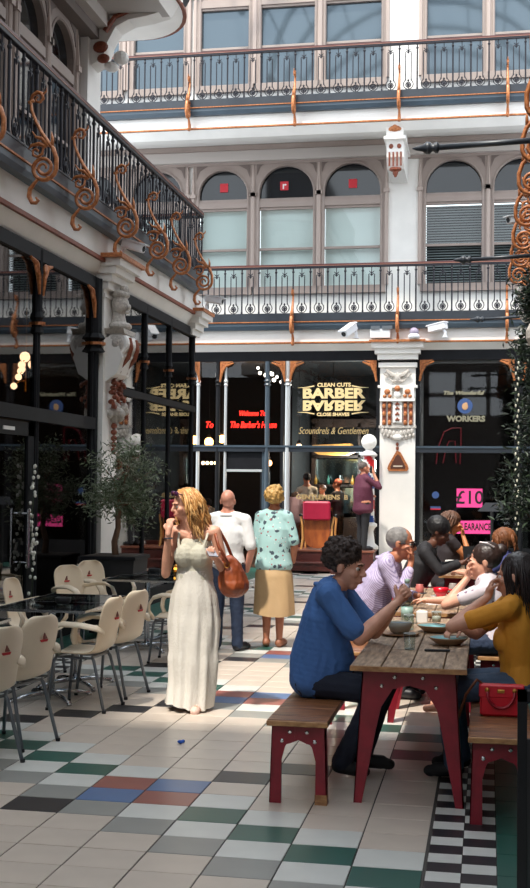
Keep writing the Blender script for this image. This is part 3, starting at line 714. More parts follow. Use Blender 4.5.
for yy in (ym-.13, ym+.13):
    b.tube([(-4.33, yy, 3.50), (-4.31, yy, 3.38), (-4.35, yy, 3.25), (-4.44, yy, 3.14)], [.02, .03, .03, .02], 6)
    for i in range(9): b.ell((-4.53+.025*sin(i*2.4), yy+.02*cos(i*3), 3.12-i*.058), (.055-.002*i, .05, .032), nu=7, nv=5); b.ell((-4.50+.04*cos(i*2.1), yy+.05*sin(i*1.7), 3.09-i*.058), (.028, .026, .034), nu=6, nv=4)
for i in range(5): b.ell((-4.56, ym, 2.42-i*.075), (.04, .035-.004*i, .04), nu=7, nv=5)
b.build('gilt_garland', PP)
b = MB().use(STONE)
for i in range(16): b.ell((-4.53+R.uniform(-.05, .05), ym+R.uniform(-.2, .2), 2.60+R.uniform(-.14, .1)), (.06, .05, .06), nu=7, nv=5)
b.build('acanthus_cluster', PP)
# end capital of the left fascia
b = MB().use(WHITE)
for i, e in enumerate((0, .05, .11, .17)): b.box(-4.75, -4.62+e, 18.45-e*.4, 18.95+e, 4.08+i*.09, 4.17+i*.09)
b.use(COPPER).box(-4.75, -4.42, 18.36, 19.12, 4.44, 4.49).use(WHITE).box(-4.75, -4.60, 18.5, 19.0, 4.48, 4.74).build('end_capital', PP)
# upper wall of the left wing with arched windows
wu = struct('wall_left_upper'); XU = -6.0
TL = Matrix(((0, 1, 0, XU), (1, 0, 0, 0), (0, 0, 1, 0), (0, 0, 0, 1)))
def arch_simple(y0_, y1_):
    WN[0] += 1; arch_window(y0_, y1_, 5.75, TL, 'dark')
ws = [(15.54, 16.46), (14.40, 15.32), (13.0, 13.95), (11.86, 12.78), (10.5, 11.4), (9.36, 10.28), (8.0, 8.9)]
for a_, b_ in ws: arch_simple(a_, b_)
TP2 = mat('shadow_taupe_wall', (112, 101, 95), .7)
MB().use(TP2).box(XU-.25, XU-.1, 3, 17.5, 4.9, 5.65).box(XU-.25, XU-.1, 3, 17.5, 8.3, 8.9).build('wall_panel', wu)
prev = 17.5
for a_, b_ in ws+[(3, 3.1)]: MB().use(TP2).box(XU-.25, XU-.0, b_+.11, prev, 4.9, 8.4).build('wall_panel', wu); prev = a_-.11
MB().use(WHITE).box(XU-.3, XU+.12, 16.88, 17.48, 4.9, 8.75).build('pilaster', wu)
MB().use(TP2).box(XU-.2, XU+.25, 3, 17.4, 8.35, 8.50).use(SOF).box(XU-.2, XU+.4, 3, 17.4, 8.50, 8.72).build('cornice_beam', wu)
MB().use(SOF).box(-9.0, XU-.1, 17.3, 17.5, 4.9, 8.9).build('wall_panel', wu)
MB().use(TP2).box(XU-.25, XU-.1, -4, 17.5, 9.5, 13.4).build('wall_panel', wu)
# ================================================================== RIGHT WING (behind the diners) and its hardware
wr = struct('wall_right'); XRW = 1.0
MB().use(BLACKF).box(XRW-.04, XRW+.06, -4, 18.7, 4.06, 4.20).box(XRW-.04, XRW+.06, -4, 18.7, 2.36, 2.48).box(XRW-.04, XRW+.06, -4, 18.7, 0, .5).build('frame_beams', wr)
for y in (0, 2.4, 4.8, 7.2, 9.6, 12.0, 14.4, 16.6, 18.6): MB().use(BLACKF).box(XRW-.05, XRW+.06, y-.06, y+.06, 0, 4.2).build('mullion', wr)
for i, y in enumerate((0, 2.4, 4.8, 7.2, 9.6, 12.0, 14.4, 16.6)): MB().use(G_SIDE).box(XRW, XRW+.006, y+.06, y+2.1, .5, 4.06).build('pane', wr)
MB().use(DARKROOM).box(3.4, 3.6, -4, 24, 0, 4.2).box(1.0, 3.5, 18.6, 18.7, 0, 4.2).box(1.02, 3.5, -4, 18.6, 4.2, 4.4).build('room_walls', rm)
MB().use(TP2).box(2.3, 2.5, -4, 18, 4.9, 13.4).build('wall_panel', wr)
rp = struct('trim_9')
P = at_x(521, 300, .55); Yp_ = 13.2
b = MB().use(WHITE).box(.72, 1.0, Yp_, Yp_+.55, 0, 4.1)
for i, e in enumerate((.03, .08, .14, .20)): b.box(.69-e, 1.0, Yp_-e*.5, Yp_+.55+e, 4.08+i*.09, 4.17+i*.09)
b.use(COPPER).box(.46, 1.0, Yp_-.16, Yp_+.8, 4.44, 4.49); b.use(STONE).ell((.62, Yp_+.3, 3.9), (.11, .13, .16)).ell((.6, Yp_+.3, 3.4), (.2, .2, .2)); b.build('capital', rp)
Yp_ = 17.9
b = MB().use(WHITE).box(.72, 1.0, Yp_, Yp_+.55, 0, 4.1)
for i, e in enumerate((.03, .08, .14, .20)): b.box(.69-e, 1.0, Yp_-e*.5, Yp_+.55+e, 4.08+i*.09, 4.17+i*.09)
b.use(STONE).ell((.55, Yp_+.3, 4.35), (.12, .2, .2)).ell((.5, Yp_+.25, 4.6), (.1, .15, .12)); b.build('capital', rp)
# banner poles reaching out from the right gallery
def pole(px, py, y, lab):
    P = at_y(px, py, y); t = thing('banner_pole', lab, 'pole', (.66, y, P.z), 0, None); L_ = P.x-.66
    MB().use(IRON).tube([(0, 0, .04), (L_+.16, 0, 0)], .026, 8).build('pole_shaft', t, True)
    MB().use(IRON).lathe([(.02, .0), (.05, .02), (.05, .04), (.03, .06), (.055, .09), (.055, .12), (.03, .15), (.02, .2), (.004, .24)], (L_+.2, 0, 0), 10, Matrix.Rotation(-pi/2, 3, 'Y')).build('finial', t, True)
pole(417, 148.5, 10.5, 'dark pole with turned finial reaching left across the upper right windows')
pole(456, 260, 15.6, 'dark pole lying over the handrail of the first gallery at right')
pole(472, 319.5, 20.5, 'thin dark pole crossing the base beam of the first gallery at right')

# cctv cameras
WPL = mat('white_camera_plastic', (226, 228, 232), .35)
def cctv(label, loc, rz, tilt=.35, dome=False, s=1.0):
    t = thing('cctv_camera', label, 'camera', loc, rz, None)
    if dome:
        MB().use(WPL).lathe([(.10*s, 0), (.10*s, .05*s), (.07*s, .09*s)], n=14).build('mount', t, True); MB().use(mat('smoked_dome', (150, 140, 160), .1)).ell((0, 0, .11*s), (.085*s,)*3, nu=12, nv=8).build('dome', t, True); return t
    b = MB().use(WPL); b.T = Matrix.Rotation(-tilt, 4, 'X'); b.bbox(-.065*s, .065*s, -.05*s, .30*s, .15*s, .27*s, .012).box(-.075*s, .075*s, -.06*s, .34*s, .265*s, .285*s); hs_ = b.build('housing', t)
    b = MB().use(BLACK); b.T = Matrix.Rotation(-tilt, 4, 'X'); b.lathe([(.045*s, .0), (.045*s, .01)], (0, .302*s, .21*s), 12, Matrix.Rotation(pi/2, 3, 'X')); b.build('lens', hs_)
    MB().use(WPL).tube([(0, 0, 0), (0, 0, .1*s), (0, .06*s, .17*s)], .028*s, 8).lathe([(.05*s, 0), (.05*s, .02*s)], n=10).build('mount', t)
    return t
cctv('white CCTV camera on the capital of the left pier, below a gilt scroll', (-4.45, 14.15, 4.49), radians(-100), .3, s=.85)
P = at_y(356, 340, 23.55); cctv('white CCTV camera tilted down, left of the white pier', (P.x, 23.6, 4.60), radians(150), .5, s=1.15)
P = at_y(445, 338, 23.55); cctv('white CCTV camera on the ledge right of the white pier', (P.x, 23.6, 4.60), radians(60), .15, s=1.1)
P = at_y(414, 338, 23.5); cctv('small white dome camera on the pier ledge', (P.x, 23.5, 4.58), 0, dome=True, s=1.1)
P = at_y(382, 330, 23.6); tag(link('junction_box', MB().use(WPL).bbox(-.24, .16, -.08, .08, 0, .18, .01).use(GREYM).box(-.22, -.05, -.1, -.08, .17, .24).box(0, .2, -.1, -.08, .17, .24).mesh('jb'), None, (P.x, 23.7, 4.61)), 'white cable junction box on the ledge above the pier', 'junction box')
cctv('white CCTV camera on the right wing beside the gilt scrolls, high at the right edge', at_x(523, 232, .45), radians(130), .15, s=.8)
cctv('white CCTV camera low on the left gallery end by the last scroll', (-4.45, 18.65, 4.49), radians(-100), .2, s=.85)

# ================================================================== ROOF, BACK OF THE ARCADE
rf = struct('ceiling')
RIBM = mat('white_roof_iron', (190, 194, 196), .5)
for y in [6+2.2*i for i in range(9)]:
    MB().use(RIBM).tube([(-2-4.2*cos(a), y, 13.6+3.6*sin(a)) for a in [pi*i/14 for i in range(15)]], .09, 5).build('roof_rib', rf)
for i in range(1, 10): a = pi*i/10; MB().use(RIBM).tube([(-2-4.2*cos(a), 4, 13.6+3.6*sin(a)), (-2-4.2*cos(a), 25, 13.6+3.6*sin(a))], .03, 4).build('glazing_bar', rf)
MB().use(TP2).box(-6.2, 2.6, .4, 4.1, 9.0, 9.3).build('overhead_shade_slab', rf)  # unseen slab added overhead to keep the sun off the near floor and tables
wb = struct('wall_back')
b = MB().use(TP2).box(-7, 3.5, -8.2, -8, 0, 4.9).box(-7, 3.5, -8.2, -8, 6.9, 9.2)
for x0, x1 in ((-7, -4.2), (-3.1, -2.7), (-1.5, -1.2), (-.1, .1), (1.3, 1.6), (2.6, 3.5)): b.box(x0, x1, -8.2, -8, 4.9, 6.9)
b.box(-7, 3.5, -8.2, -8, 5.75, 5.95).build('wall_panel', wb)

# ================================================================== FURNITURE
WOODT = mat('weathered_table_wood', (176, 148, 120), .55, rgb2=(112, 88, 68), vscale=9, stretch=(5, .7, 5), bump=.25, bscale=30)
WOODB = mat('varnished_bench_wood', (158, 104, 62), .42, rgb2=(92, 54, 32), vscale=8, stretch=(.8, 7, 5), bump=.15, bscale=25)
WOODE = mat('pale_edge_wood', (186, 140, 92), .55, rgb2=(140, 96, 60), vscale=8, stretch=(2, 5, 5))
def end_frame(t, x0, x1, y, H, top_w, foot_w, splay, bolts=True, name='leg'):
    """steel plate end frame: two tapered legs and an apron with an arch between"""
    W = x1-x0; cx = (x0+x1)/2; ap = H-.10; zc = H-.30 if H > .6 else H-.13
    for s_ in (-1, 1):
        xo = cx+s_*(W/2-.02); xf = cx+s_*(W/2-.02+splay)
        b = MB().use(REDM)
        poly = [(xf, 0), (xf-s_*foot_w, 0), (xo-s_*(top_w*.62), H*.55), (xo-s_*(top_w*.85), H*.72), (xo-s_*top_w*1.15, H*.80), (xo-s_*top_w*1.5, ap+.02), (xo-s_*top_w*1.5, H), (xo, H)]
        b.prism(poly, y-.012, y+.012, 'y'); b.prism([(xf, 0), (xo, H), (xo-s_*.006, H), (xf-s_*.006, 0)], y-.012, y+.05, 'y'); b.build(name, t)
    b = MB().use(REDM).prism([(x0+.03, H), (x1-.03, H), (x1-.03, ap-.02), (cx+W*.14, ap), (cx, ap+.02), (cx-W*.14, ap), (x0+.03, ap-.02)], y-.010, y+.010, 'y'); apr = b.build('apron', t)
    if bolts:
        for dx, dz in ((-.27, -.085), (-.14, -.035), (.14, -.035), (.27, -.085)):
            MB().use(STEEL).lathe([(.011, 0), (.011, .006), (.006, .009)], (cx+dx*W, y-.012, H+dz), 8, Matrix.Rotation(pi/2, 3, 'X')).build('bolt', apr)
def bench(label, x0, x1, y0, y1):
    t = thing('bench', label, 'bench', (x0, y0, 0), 0, 'wooden benches with red steel legs'); W = x1-x0; L_ = y1-y0
    n = 8; k = int(L_/.125)
    for i in range(k):
        ya = i*L_/k; MB().use(WOODB).bbox(.002, W-.002, ya+.001, ya+L_/k-.001, .425, .46+R.uniform(-.001, .001), .003).build('plank', t)
    MB().use(WOODE).bbox(0, W, -.012, .0, .428, .457, .003).build('edge_strip', t)
    for y in (.06, L_-.06): end_frame(t, .0, W, y, .425, .085, .065, .012)
    MB().use(REDM).box(W*.3, W*.7, .07, L_-.07, .395, .423).build('rail', t)
    MB().use(WOODE).box(W-.075, W-.008, .045, .078, 0, .055).build('foot_block', t)
    return t
def table(label, x0, x1, y0, y1):
    t = thing('dining_table', label, 'table', (x0, y0, 0), 0, 'long wooden tables with red steel legs'); W = x1-x0; L_ = y1-y0
    n = 4; ws = [0, .27, .52, .80, 1.0]
    for i in range(n):
        a, c = ws[i]*W, ws[i+1]*W; seg = [0, L_*R.uniform(.27, .38), L_*R.uniform(.6, .72), L_]
        for j in range(3): MB().use(WOODT).bbox(a+.0025, c-.0025, seg[j]+.0015, seg[j+1]-.0015, .728, .76+R.uniform(-.0015, .0015), .004).build('plank', t)
    MB().use(WOODE).box(0, W, -.008, .0, .73, .757).build('edge_strip', t)
    for y in (.09, L_-.09): end_frame(t, .04, W-.04, y, .727, .12, .045, .045)
    b = MB().use(REDM).box(.06, .08, .09, L_-.09, .60, .726).box(W-.08, W-.06, .09, L_-.09, .60, .726); b.build('side_apron', t)
    return t
table('long weathered plank table on dark red legs, nearest the camera', -.733, -.106, 6.53, 8.95)
table('second weathered plank table, with the red cup, behind the nearest one', -.733, -.10, 9.31, 11.5)
table('farthest small plank table with a mug, in front of the woman in black', -.52, .10, 13.16, 14.9)
bench('wooden bench on arched dark red legs under the man in blue', -1.177, -.842, 6.46, 8.75)
bench('wooden bench on arched dark red legs, right of nearest table', -.095, .24, 6.27, 8.6)
bench('wooden bench under the man in the lilac shirt', -1.15, -.83, 9.2, 11.4)
bench('wooden bench under the woman with the hair clip, right of second table', -.07, .25, 9.2, 11.4)
bench('wooden bench under the woman in black', -1.0, -.68, 12.7, 15.2)

# glass cafe tables
def glass_table(label, x0, x1, y0, y1):
    t = thing('glass_table', label, 'table', ((x0+x1)/2, (y0+y1)/2, 0), 0, 'dark glass cafe tables'); w2 = (x1-x0)/2; l2 = (y1-y0)/2
    MB().use(G_TABLE).bbox(-w2, w2, -l2, l2, .728, .74, .004).build('glass_top', t)
    b = MB().use(STEEL)
    for a_, c_, d_, e_ in ((-w2, w2, -l2-.008, -l2), (-w2, w2, l2, l2+.008), (-w2-.008, -w2, -l2, l2), (w2, w2+.008, -l2, l2)): b.box(a_, c_, d_, e_, .722, .742)
    b.build('steel_rim', t)
    MB().use(STEEL).tube([(0, 0, .04), (0, 0, .72)], .030, 12).lathe([(.035, 0.03), (.05, .05), (.035, .08)], n=12).build('column', t, True)
    b = MB().use(STEEL); b.box(-.2, .2, -.02, .02, .705, .722); b.box(-.02, .02, -.2, .2, .705, .722); b.build('top_bracket', t)
    for k in range(4):
        a = pi/4+k*pi/2; MB().use(STEEL).tube([(.02*cos(a), .02*sin(a), .06), (.2*cos(a), .2*sin(a), .045), (.34*cos(a), .34*sin(a), .02)], [.02, .018, .016], 7).lathe([(.02, 0), (.02, .02)], (.34*cos(a), .34*sin(a), 0), 8).build('leg', t, True)
    return t
glass_table('square dark glass table with ashtray behind the side-view cream chair, nearer one', -3.8, -3.05, 8.86, 9.48)
glass_table('square dark glass table joined behind the table with the ashtray', -3.8, -3.1, 9.5, 10.15)
glass_table('dark glass table corner cut off by the left edge', -4.15, -3.4, 7.5, 8.25)
glass_table('square glass table beside the planter, left of the woman in the long dress', -3.85, -3.1, 11.75, 12.4)
glass_table('glass table farthest back, behind the woman in the long dress', -3.75, -3.0, 12.5, 13.15)
def ashtray(label, x, y):
    t = MB().use(BLACK).lathe([(.045, 0), (.06, .01), (.065, .05), (.058, .052), (.05, .02), (.0, .018)], n=14).build('ashtray', None, True); t.location = (x, y, .742); tag(t, label, 'ashtray', 'black ashtrays on the glass tables')
P = at_z(63, 604, .74); ashtray('round black ashtray on the nearer dark glass table', P.x, P.y)
P = at_z(154, 573, .74); ashtray('round black ashtray on the glass table by the planter', P.x, P.y)
t = thing('table_lantern', 'small brass lantern with amber light on the far glass table', 'lantern', (-3.35, 12.75, .742))
MB().use(GOLDM).lathe([(.03, 0), (.035, .02), (.02, .03), (.02, .07), (.03, .08), (.004, .1)], n=10).build('lantern_body', t); MB().use(mat('amber_glow', (255, 180, 70), .4, emit=2)).ell((0, 0, .05), .024).build('lantern_light', t)

# cream armchairs
def chair_meshes():
    prof = [(.215, .405, .20), (.20, .432, .22), (.06, .425, .225), (-.10, .418, .222), (-.175, .445, .215), (-.215, .52, .20), (-.24, .62, .205), (-.262, .73, .215), (-.278, .80, .20), (-.284, .84, .16), (-.285, .86, .09)]
    b = MB().use(CREAM); nu = 9; vs = []; fs = []
    for (y, z, hw) in prof:
        bk = min(1, max(0, (z-.43)/.12))
        for i in range(nu):
            u = -1+2*i/(nu-1); vs.append((u*hw, y+.045*u*u*bk, z+.022*u*u*(1-bk)))
    for k in range(len(prof)-1):
        for i in range(nu-1): a = k*nu+i; fs.append((a, a+1, a+nu+1, a+nu))
    b.add(vs, fs); me = b.mesh('seat_shell'); o = bpy.data.objects.new('t', me); COL.objects.link(o)
    s = o.modifiers.new('s', 'SOLIDIFY'); s.thickness = .014; s.offset = 0; s2 = o.modifiers.new('b', 'SUBSURF'); s2.levels = 1
    dg = bpy.context.evaluated_depsgraph_get(); shell = bpy.data.meshes.new_from_object(o.evaluated_get(dg)); bpy.data.objects.remove(o)
    shell.polygons.foreach_set('use_smooth', [True]*len(shell.polygons)); shell.name = 'seat_shell'
    arms = []
    for s_ in (-1, 1):
        b = MB().use(CREAM); b.tube([(s_*.18, -.235, .60), (s_*.225, -.20, .635), (s_*.262, -.08, .66), (s_*.272, .06, .665), (s_*.268, .15, .635), (s_*.258, .195, .57), (s_*.24, .20, .50), (s_*.205, .16, .432)],
               [.034, .038, .036, .036, .036, .038, .042, .04], 8, ell=.40, upv=(1, 0, 0)); arms.append(b.mesh('armrest', True))
    legs = []
    for s_ in (-1, 1):
        legs.append(MB().use(GREYM).tube([(s_*.15, .15, .415), (s_*.17, .17, .38), (s_*.195, .21, 0)], .0125, 7).use(BLACK).lathe([(.016, 0), (.016, .02)], (s_*.195, .21, 0), 7).mesh('leg', True))
        legs.append(MB().use(GREYM).tube([(s_*.15, -.13, .415), (s_*.16, -.15, .38), (s_*.19, -.25, 0)], .0125, 7).use(BLACK).lathe([(.016, 0), (.016, .02)], (s_*.19, -.25, 0), 7).mesh('leg', True))
    fr = MB().use(GREYM).tube([(-.15, .15, .405), (.15, .15, .405)], .011, 6).tube([(-.15, -.13, .405), (.15, -.13, .405)], .011, 6).tube([(-.15, .15, .40), (-.15, -.13, .40)], .009, 6).tube([(.15, .15, .40), (.15, -.13, .40)], .009, 6).mesh('under_frame')
    lg = MB().use(mat('logo_red', (190, 40, 46), .5)).prism([(-.04, .70), (.04, .70), (.03, .685), (-.03, .685)], -.256, -.240, 'y').use(mat('logo_brown', (120, 70, 60), .5)).prism([(-.012, .705), (.025, .705), (-.005, .745)], -.258, -.243, 'y').mesh('logo_print')
    lg2 = MB().use(mat('logo_red', (190, 40, 46), .5)).prism([(-.04, .70), (.04, .70), (.03, .685), (-.03, .685)], -.272, -.264, 'y').use(MATS['logo_brown']).prism([(-.012, .705), (.025, .705), (-.005, .745)], -.277, -.266, 'y').mesh('logo_print')
    return shell, arms, legs, fr, lg, lg2
CH = chair_meshes(); chair0 = None
def chair(label, x, y, rz, sc=1.0):
    global chair0
    if chair0 is None:
        t = thing('cafe_armchair', label, 'chair', (x, y, 0), rz, 'cream plastic armchairs at the glass tables'); chair0 = t
        shl = link('seat_shell', CH[0], t)
        for a in CH[1]: link('armrest', a, t)
        for a in CH[2]: link('leg', a, t)
        link('seat_frame', CH[3], t); link('logo_print', CH[4], shl); link('logo_print', CH[5], shl)
        return t
    return dup(chair0, (x, y, 0), rz, label)
rz = pi/2
chair('cream armchair cut by the left edge, nearest the camera', -3.12, 6.98, rz-.30)
chair('cream armchair seen from behind, second from the left edge', -3.12, 7.60, rz-.28)
chair('cream armchair seen side-on at the table with the ashtray', -3.06, 8.90, rz-.08)
chair('cream armchair tucked right beside the side-on chair, its back to the aisle', -3.04, 9.52, rz-.22)
chair('cream armchair half hidden behind the woman in the long dress', -2.98, 11.35, rz)
chair('cream armchair on the wall side, cut by the left edge, with red boat logo', -4.12, 9.45, -rz-.25)
chair('upright cream armchair facing out in front of the black planter, left one of two', -4.10, 11.88, -rz-.45)
chair('upright cream armchair facing out before the planter, right one of two', -4.12, 12.66, -rz-.45)
chair('cream armchair half hidden under the glass table by the planter', -3.98, 10.25, -rz)

# planter and olive tree
P = at_y(117, 556, 13.5)
t = thing('planter_box', 'black square planter holding the olive tree by the left pier', 'planter', (-4.26, 13.45, 0))
MB().use(BLACK).prism([(-.26, .10), (.26, .10), (.31, .86), (-.31, .86)], -.28, .28, 'y').build('planter_body', t)
MB().use(BLACKF).bbox(-.33, .33, -.31, .31, .84, .88).build('planter_rim', t); MB().use(mat('soil', (58, 44, 34), .9, var=.5, vscale=30)).box(-.30, .30, -.28, .28, .88, .885).build('soil', t)
b = MB().use(BLACK)
for sx in (-1, 1):
    for sy in (-1, 1): MB().use(BLACK).box(sx*.2-.03, sx*.2+.03, sy*.2-.03, sy*.2+.03, 0, .10).build('foot', t)
BARK = mat('olive_bark', (150, 116, 92), .8, rgb2=(96, 70, 54), vscale=14, stretch=(1, 1, .3), bump=.4)
LEAF = mat('olive_leaf', (104, 120, 88), .5, var=.35, vscale=9); LEAF2 = mat('olive_leaf_silver', (142, 150, 128), .5)
def leaves(b, mts, n, cfun, size, rnd, flat=.28):
    for i in range(n):
        b.use(mts[0] if rnd.random() < .7 else mts[1]); p = Vector(cfun()); d = Vector((rnd.gauss(0, 1), rnd.gauss(0, 1), rnd.gauss(0, .8)+.15)).normalized(); u = d.orthogonal().normalized(); u = Matrix.Rotation(rnd.random()*6.28, 3, d) @ u
        L_ = size*rnd.uniform(.6, 1.2); w_ = L_*flat; k = d.cross(u)*L_*.12
        b.add([p, p+d*L_*.5+u*w_*.5+k, p+d*L_, p+d*L_*.5-u*w_*.5+k], [(0, 1, 2), (0, 2, 3)])
t = thing('olive_tree', 'olive tree with round grey-green crown in the black planter', 'tree', (-4.26, 13.45, .885))
MB().use(BARK).tube([(0, 0, 0), (-.015, 0, .15), (.03, 0, .32), (.02, .01, .45), (.06, 0, .62), (.05, 0, .8)], [.042, .036, .032, .033, .03, .02], 9).build('trunk', t, True)
b = MB().use(BARK)
tips = []
for i in range(26):
    a = R.random()*6.28; q = R.uniform(.2, 1); tip = (.05+.36*q*cos(a), .36*q*sin(a), .72+R.uniform(-.30, .52)*(1.15-q*.35)); tips.append(tip)
    b.tube([(.04, 0, .5+.2*R.random()), (.05+tip[0]*.4, tip[1]*.5, (.6+tip[2])/2+.05), tip], [.012, .008, .003], 4)
b.build('branches', t)
b = MB()
def cf():
    c = R.choice(tips); s_ = .085; return (c[0]+R.gauss(0, s_), c[1]+R.gauss(0, s_), c[2]+R.gauss(0, s_))
leaves(b, (LEAF, LEAF2), 3600, cf, .072, R); b.build('foliage', t, kind='stuff')

# dark tree with fairy lights at the right edge
t = thing('dark_tree', 'dark leafy tree strung with small lights at the right edge', 'tree', (.62, 15.4, 0))
MB().use(mat('dark_bark', (60, 48, 40), .9)).tube([(0, 0, 0), (.02, 0, 1.2), (-.03, 0, 2.4), (0, 0, 4.0)], [.06, .05, .035, .012], 7).build('trunk', t)
DL = mat('deep_green_leaf', (32, 46, 36), .55, var=.4, vscale=9); DL2 = mat('mid_green_leaf', (54, 70, 50), .55)
b = MB(); tips = []
for i in range(60):
    z = R.uniform(1.3, 4.2); q = (.16+.46*max(0, (3.3-z))/2.0)*R.uniform(.3, 1); a = R.random()*6.28; tips.append((q*cos(a), q*sin(a), z)); b.use(MATS['dark_bark']).tube([(0, 0, z-.25), (q*cos(a)*.5, q*sin(a)*.5, z-.05), (q*cos(a), q*sin(a), z)], [.014, .009, .003], 4)
b.build('branches', t); b = MB()
def cf2():
    c = R.choice(tips); s_ = .10; return (c[0]+R.gauss(0, s_), c[1]+R.gauss(0, s_), c[2]+R.gauss(0, s_*1.3))
leaves(b, (DL, DL2), 6500, cf2, .11, R, .3); b.build('foliage', t, kind='stuff')
b = MB().use(mat('fairy_light', (230, 226, 205), .4, emit=.1))
for i in range(32): z = 1.2+i*.066; b.ell((-.27+.02*sin(i*2.1), -.35, z), (.011, .011, .022), nu=6, nv=4)
b.use(DL).tube([(-.27+.02*sin(i*2.1), -.34, 1.2+i*.066) for i in range(32)], .004, 4); b.build('light_string', t)
t = thing('tree_tub', 'black tub under the dark tree at the right edge', 'planter', (.62, 15.4, 0))
MB().use(BLACK).lathe([(.22, 0), (.27, .4), (.29, .42), (.29, .46), (.25, .46)], n=14).build('tub', t)

# black menu stand, lower right corner
t = thing('menu_stand', 'black framed stand cut by the lower right corner', 'stand', (.112, 4.6, 0))
b = MB().use(BLACKF).box(0, .035, 0, .04, 0, .98).box(.40, .435, 0, .04, 0, .98).box(0, .435, 0, .04, .94, .98).box(0, .435, 0, .04, .06, .10).box(0, .035, .04, .4, 0, .03).box(.40, .435, .04, .4, 0, .03); b.build('frame', t)
MB().use(mat('menu_board_black', (26, 28, 34), .4)).box(.035, .40, .012, .028, .10, .80).build('board', t)
MB().use(IRONB).box(.05, .39, .01, .03, .83, .90).build('top_slot', t)

# ================================================================== barber corner
t = thing('barber_platform', 'mahogany step platform before the barber window', 'platform', (-4.12, 23.05, 0))
MB().use(MAHOG).bbox(.05, 1.95, .12, .80, .0, .40).use(mat('platform_edge', (120, 70, 52), .4)).bbox(.03, 1.97, .10, .82, .40, .44).build('platform_body', t)
b = MB().use(MAHOG).bbox(.02, 1.28, -.22, .12, .05, .20).bbox(.0, 1.30, -.24, .14, .18, .215)
for x in (.06, 1.22): b.bbox(x-.05, x+.05, -.25, -.15, 0, .07)
b.build('foot_step', t); b = MB().use(mat('mahogany_panel', (70, 30, 26), .4))
for i in range(4): b.box(.12+i*.46, .50+i*.46, .112, .12, .06, .36)
b.build('front_panels', t)
PZ = .445
cx_ = at_y(319, 520, 23.45).x
t = thing('barber_chair', 'antique wooden barber chair with crimson headrest, seen from behind', 'chair', (cx_, 23.45, PZ))
ORW = mat('orange_brown_wood', (170, 92, 42), .4, rgb2=(130, 62, 28), vscale=10, stretch=(1, 1, .4)); YW = mat('honey_wood', (206, 148, 84), .4)
MB().use(ORW).prism([(-.25, .62), (.25, .62), (.25, .25)]+[(.25*cos(a), .22-.20*sin(a)) for a in [pi*i/12 for i in range(0, 13)]]+[(-.25, .25)], -.27, -.23, 'y').build('backrest', t)
CRIM = mat('crimson_leather', (176, 26, 62), .45, var=.15, vscale=8)
b = MB().use(CRIM); b.T = Matrix.Rotation(.1, 4, 'X'); b.bbox(-.27, .27, -.31, -.22, .60, .97, .03); b.build('headrest', t)
MB().use(CRIM).bbox(-.24, .24, -.2, .28, .30, .38, .02).build('seat', t)
for s_ in (-1, 1):
    MB().use(YW).tube([(s_*.31, -.26, .0), (s_*.28, -.24, .2), (s_*.29, -.24, .45), (s_*.33, -.22, .64)], [.02, .026, .022, .02], 6).build('leg', t)
    MB().use(YW).tube([(s_*.30, .25, .0), (s_*.29, .24, .3), (s_*.32, .24, .62)], .022, 6).build('leg', t)
    MB().use(BLACKF).tube([(s_*.34, -.27, .66), (s_*.34, 0, .65), (s_*.33, .26, .62)], .026, 6).build('armrest', t)
P = at_y(369, 442, 23.66)
t = thing('barber_pole', 'standing barber pole with white globe and red, white and blue stripes by the pier', 'pole', (P.x, 23.66, PZ))
GLW = mat('white_globe', (240, 238, 232), .3, emit=.15)
zg = P.z-PZ
MB().use(GLW).ell((0, 0, zg), .155, nu=16, nv=12).build('globe', t, True)
MB().use(WHITE).lathe([(.16, zg-.28), (.17, zg-.25), (.12, zg-.20), (.07, zg-.17), (.07, zg-.13), (.1, zg-.12)], n=16).build('globe_collar', t, True); MB().use(WHITE).lathe([(.2, 0), (.2, .06), (.13, .12), (.10, .35), (.13, .42), (.17, .45), (.17, .50), (.11, .53)], n=16).build('pole_base', t, True)
nt_cols = [mat('pole_white', (236, 234, 230), .3), mat('pole_red', (206, 40, 44), .3), MATS['pole_white'], mat('pole_blue', (40, 74, 140), .3)]
b = MB(); z0, z1 = .53, zg-.26; n_, m_ = 24, 30
for i in range(m_):
    for j in range(n_):
        b.use(nt_cols[int(((j/n_*4)+i/m_*7) % 4)]); A = lambda jj, ii: (.115*cos(2*pi*jj/n_), .115*sin(2*pi*jj/n_), z0+(z1-z0)*ii/m_)
        b.add([A(j, i), A(j+1, i), A(j+1, i+1), A(j, i+1)], [(0, 1, 2, 3)])
b.build('striped_cylinder', t)
# barber interior: back mirrors, shelves, lamps, counter
t = thing('back_bar', 'dark wood back bar with mirrors behind the barbers', 'cabinet', (-3.1, 28.9, 0))
MB().use(mat('dark_oak', (64, 42, 30), .5, var=.4, vscale=8)).box(-1.15, 1.3, 0, .5, 0, .9).box(-1.15, -1.05, .2, .5, .9, 3.2).box(-.02, .05, .2, .5, .9, 3.2).box(1.2, 1.3, .2, .5, .9, 3.2).box(-1.15, 1.3, .2, .5, 3.1, 3.3).box(-1.15, 1.3, .2, .5, 2.35, 2.42).box(-1.15, 1.3, .1, .5, 1.65, 1.70).build('cabinet_body', t)
MIRR = mat('silver_mirror', (170, 196, 196), .08, metal=1)
for a_, c_ in ((-1.04, -.03), (.06, 1.19)): MB().use(MIRR).box(a_, c_, .4, .45, 1.0, 1.62).box(a_, c_, .4, .45, 1.74, 2.32).build('mirror', t)
AMB = mat('amber_bottle', (196, 140, 60), .2, spec=.8); WHB = mat('white_bottle', (220, 224, 220), .3)
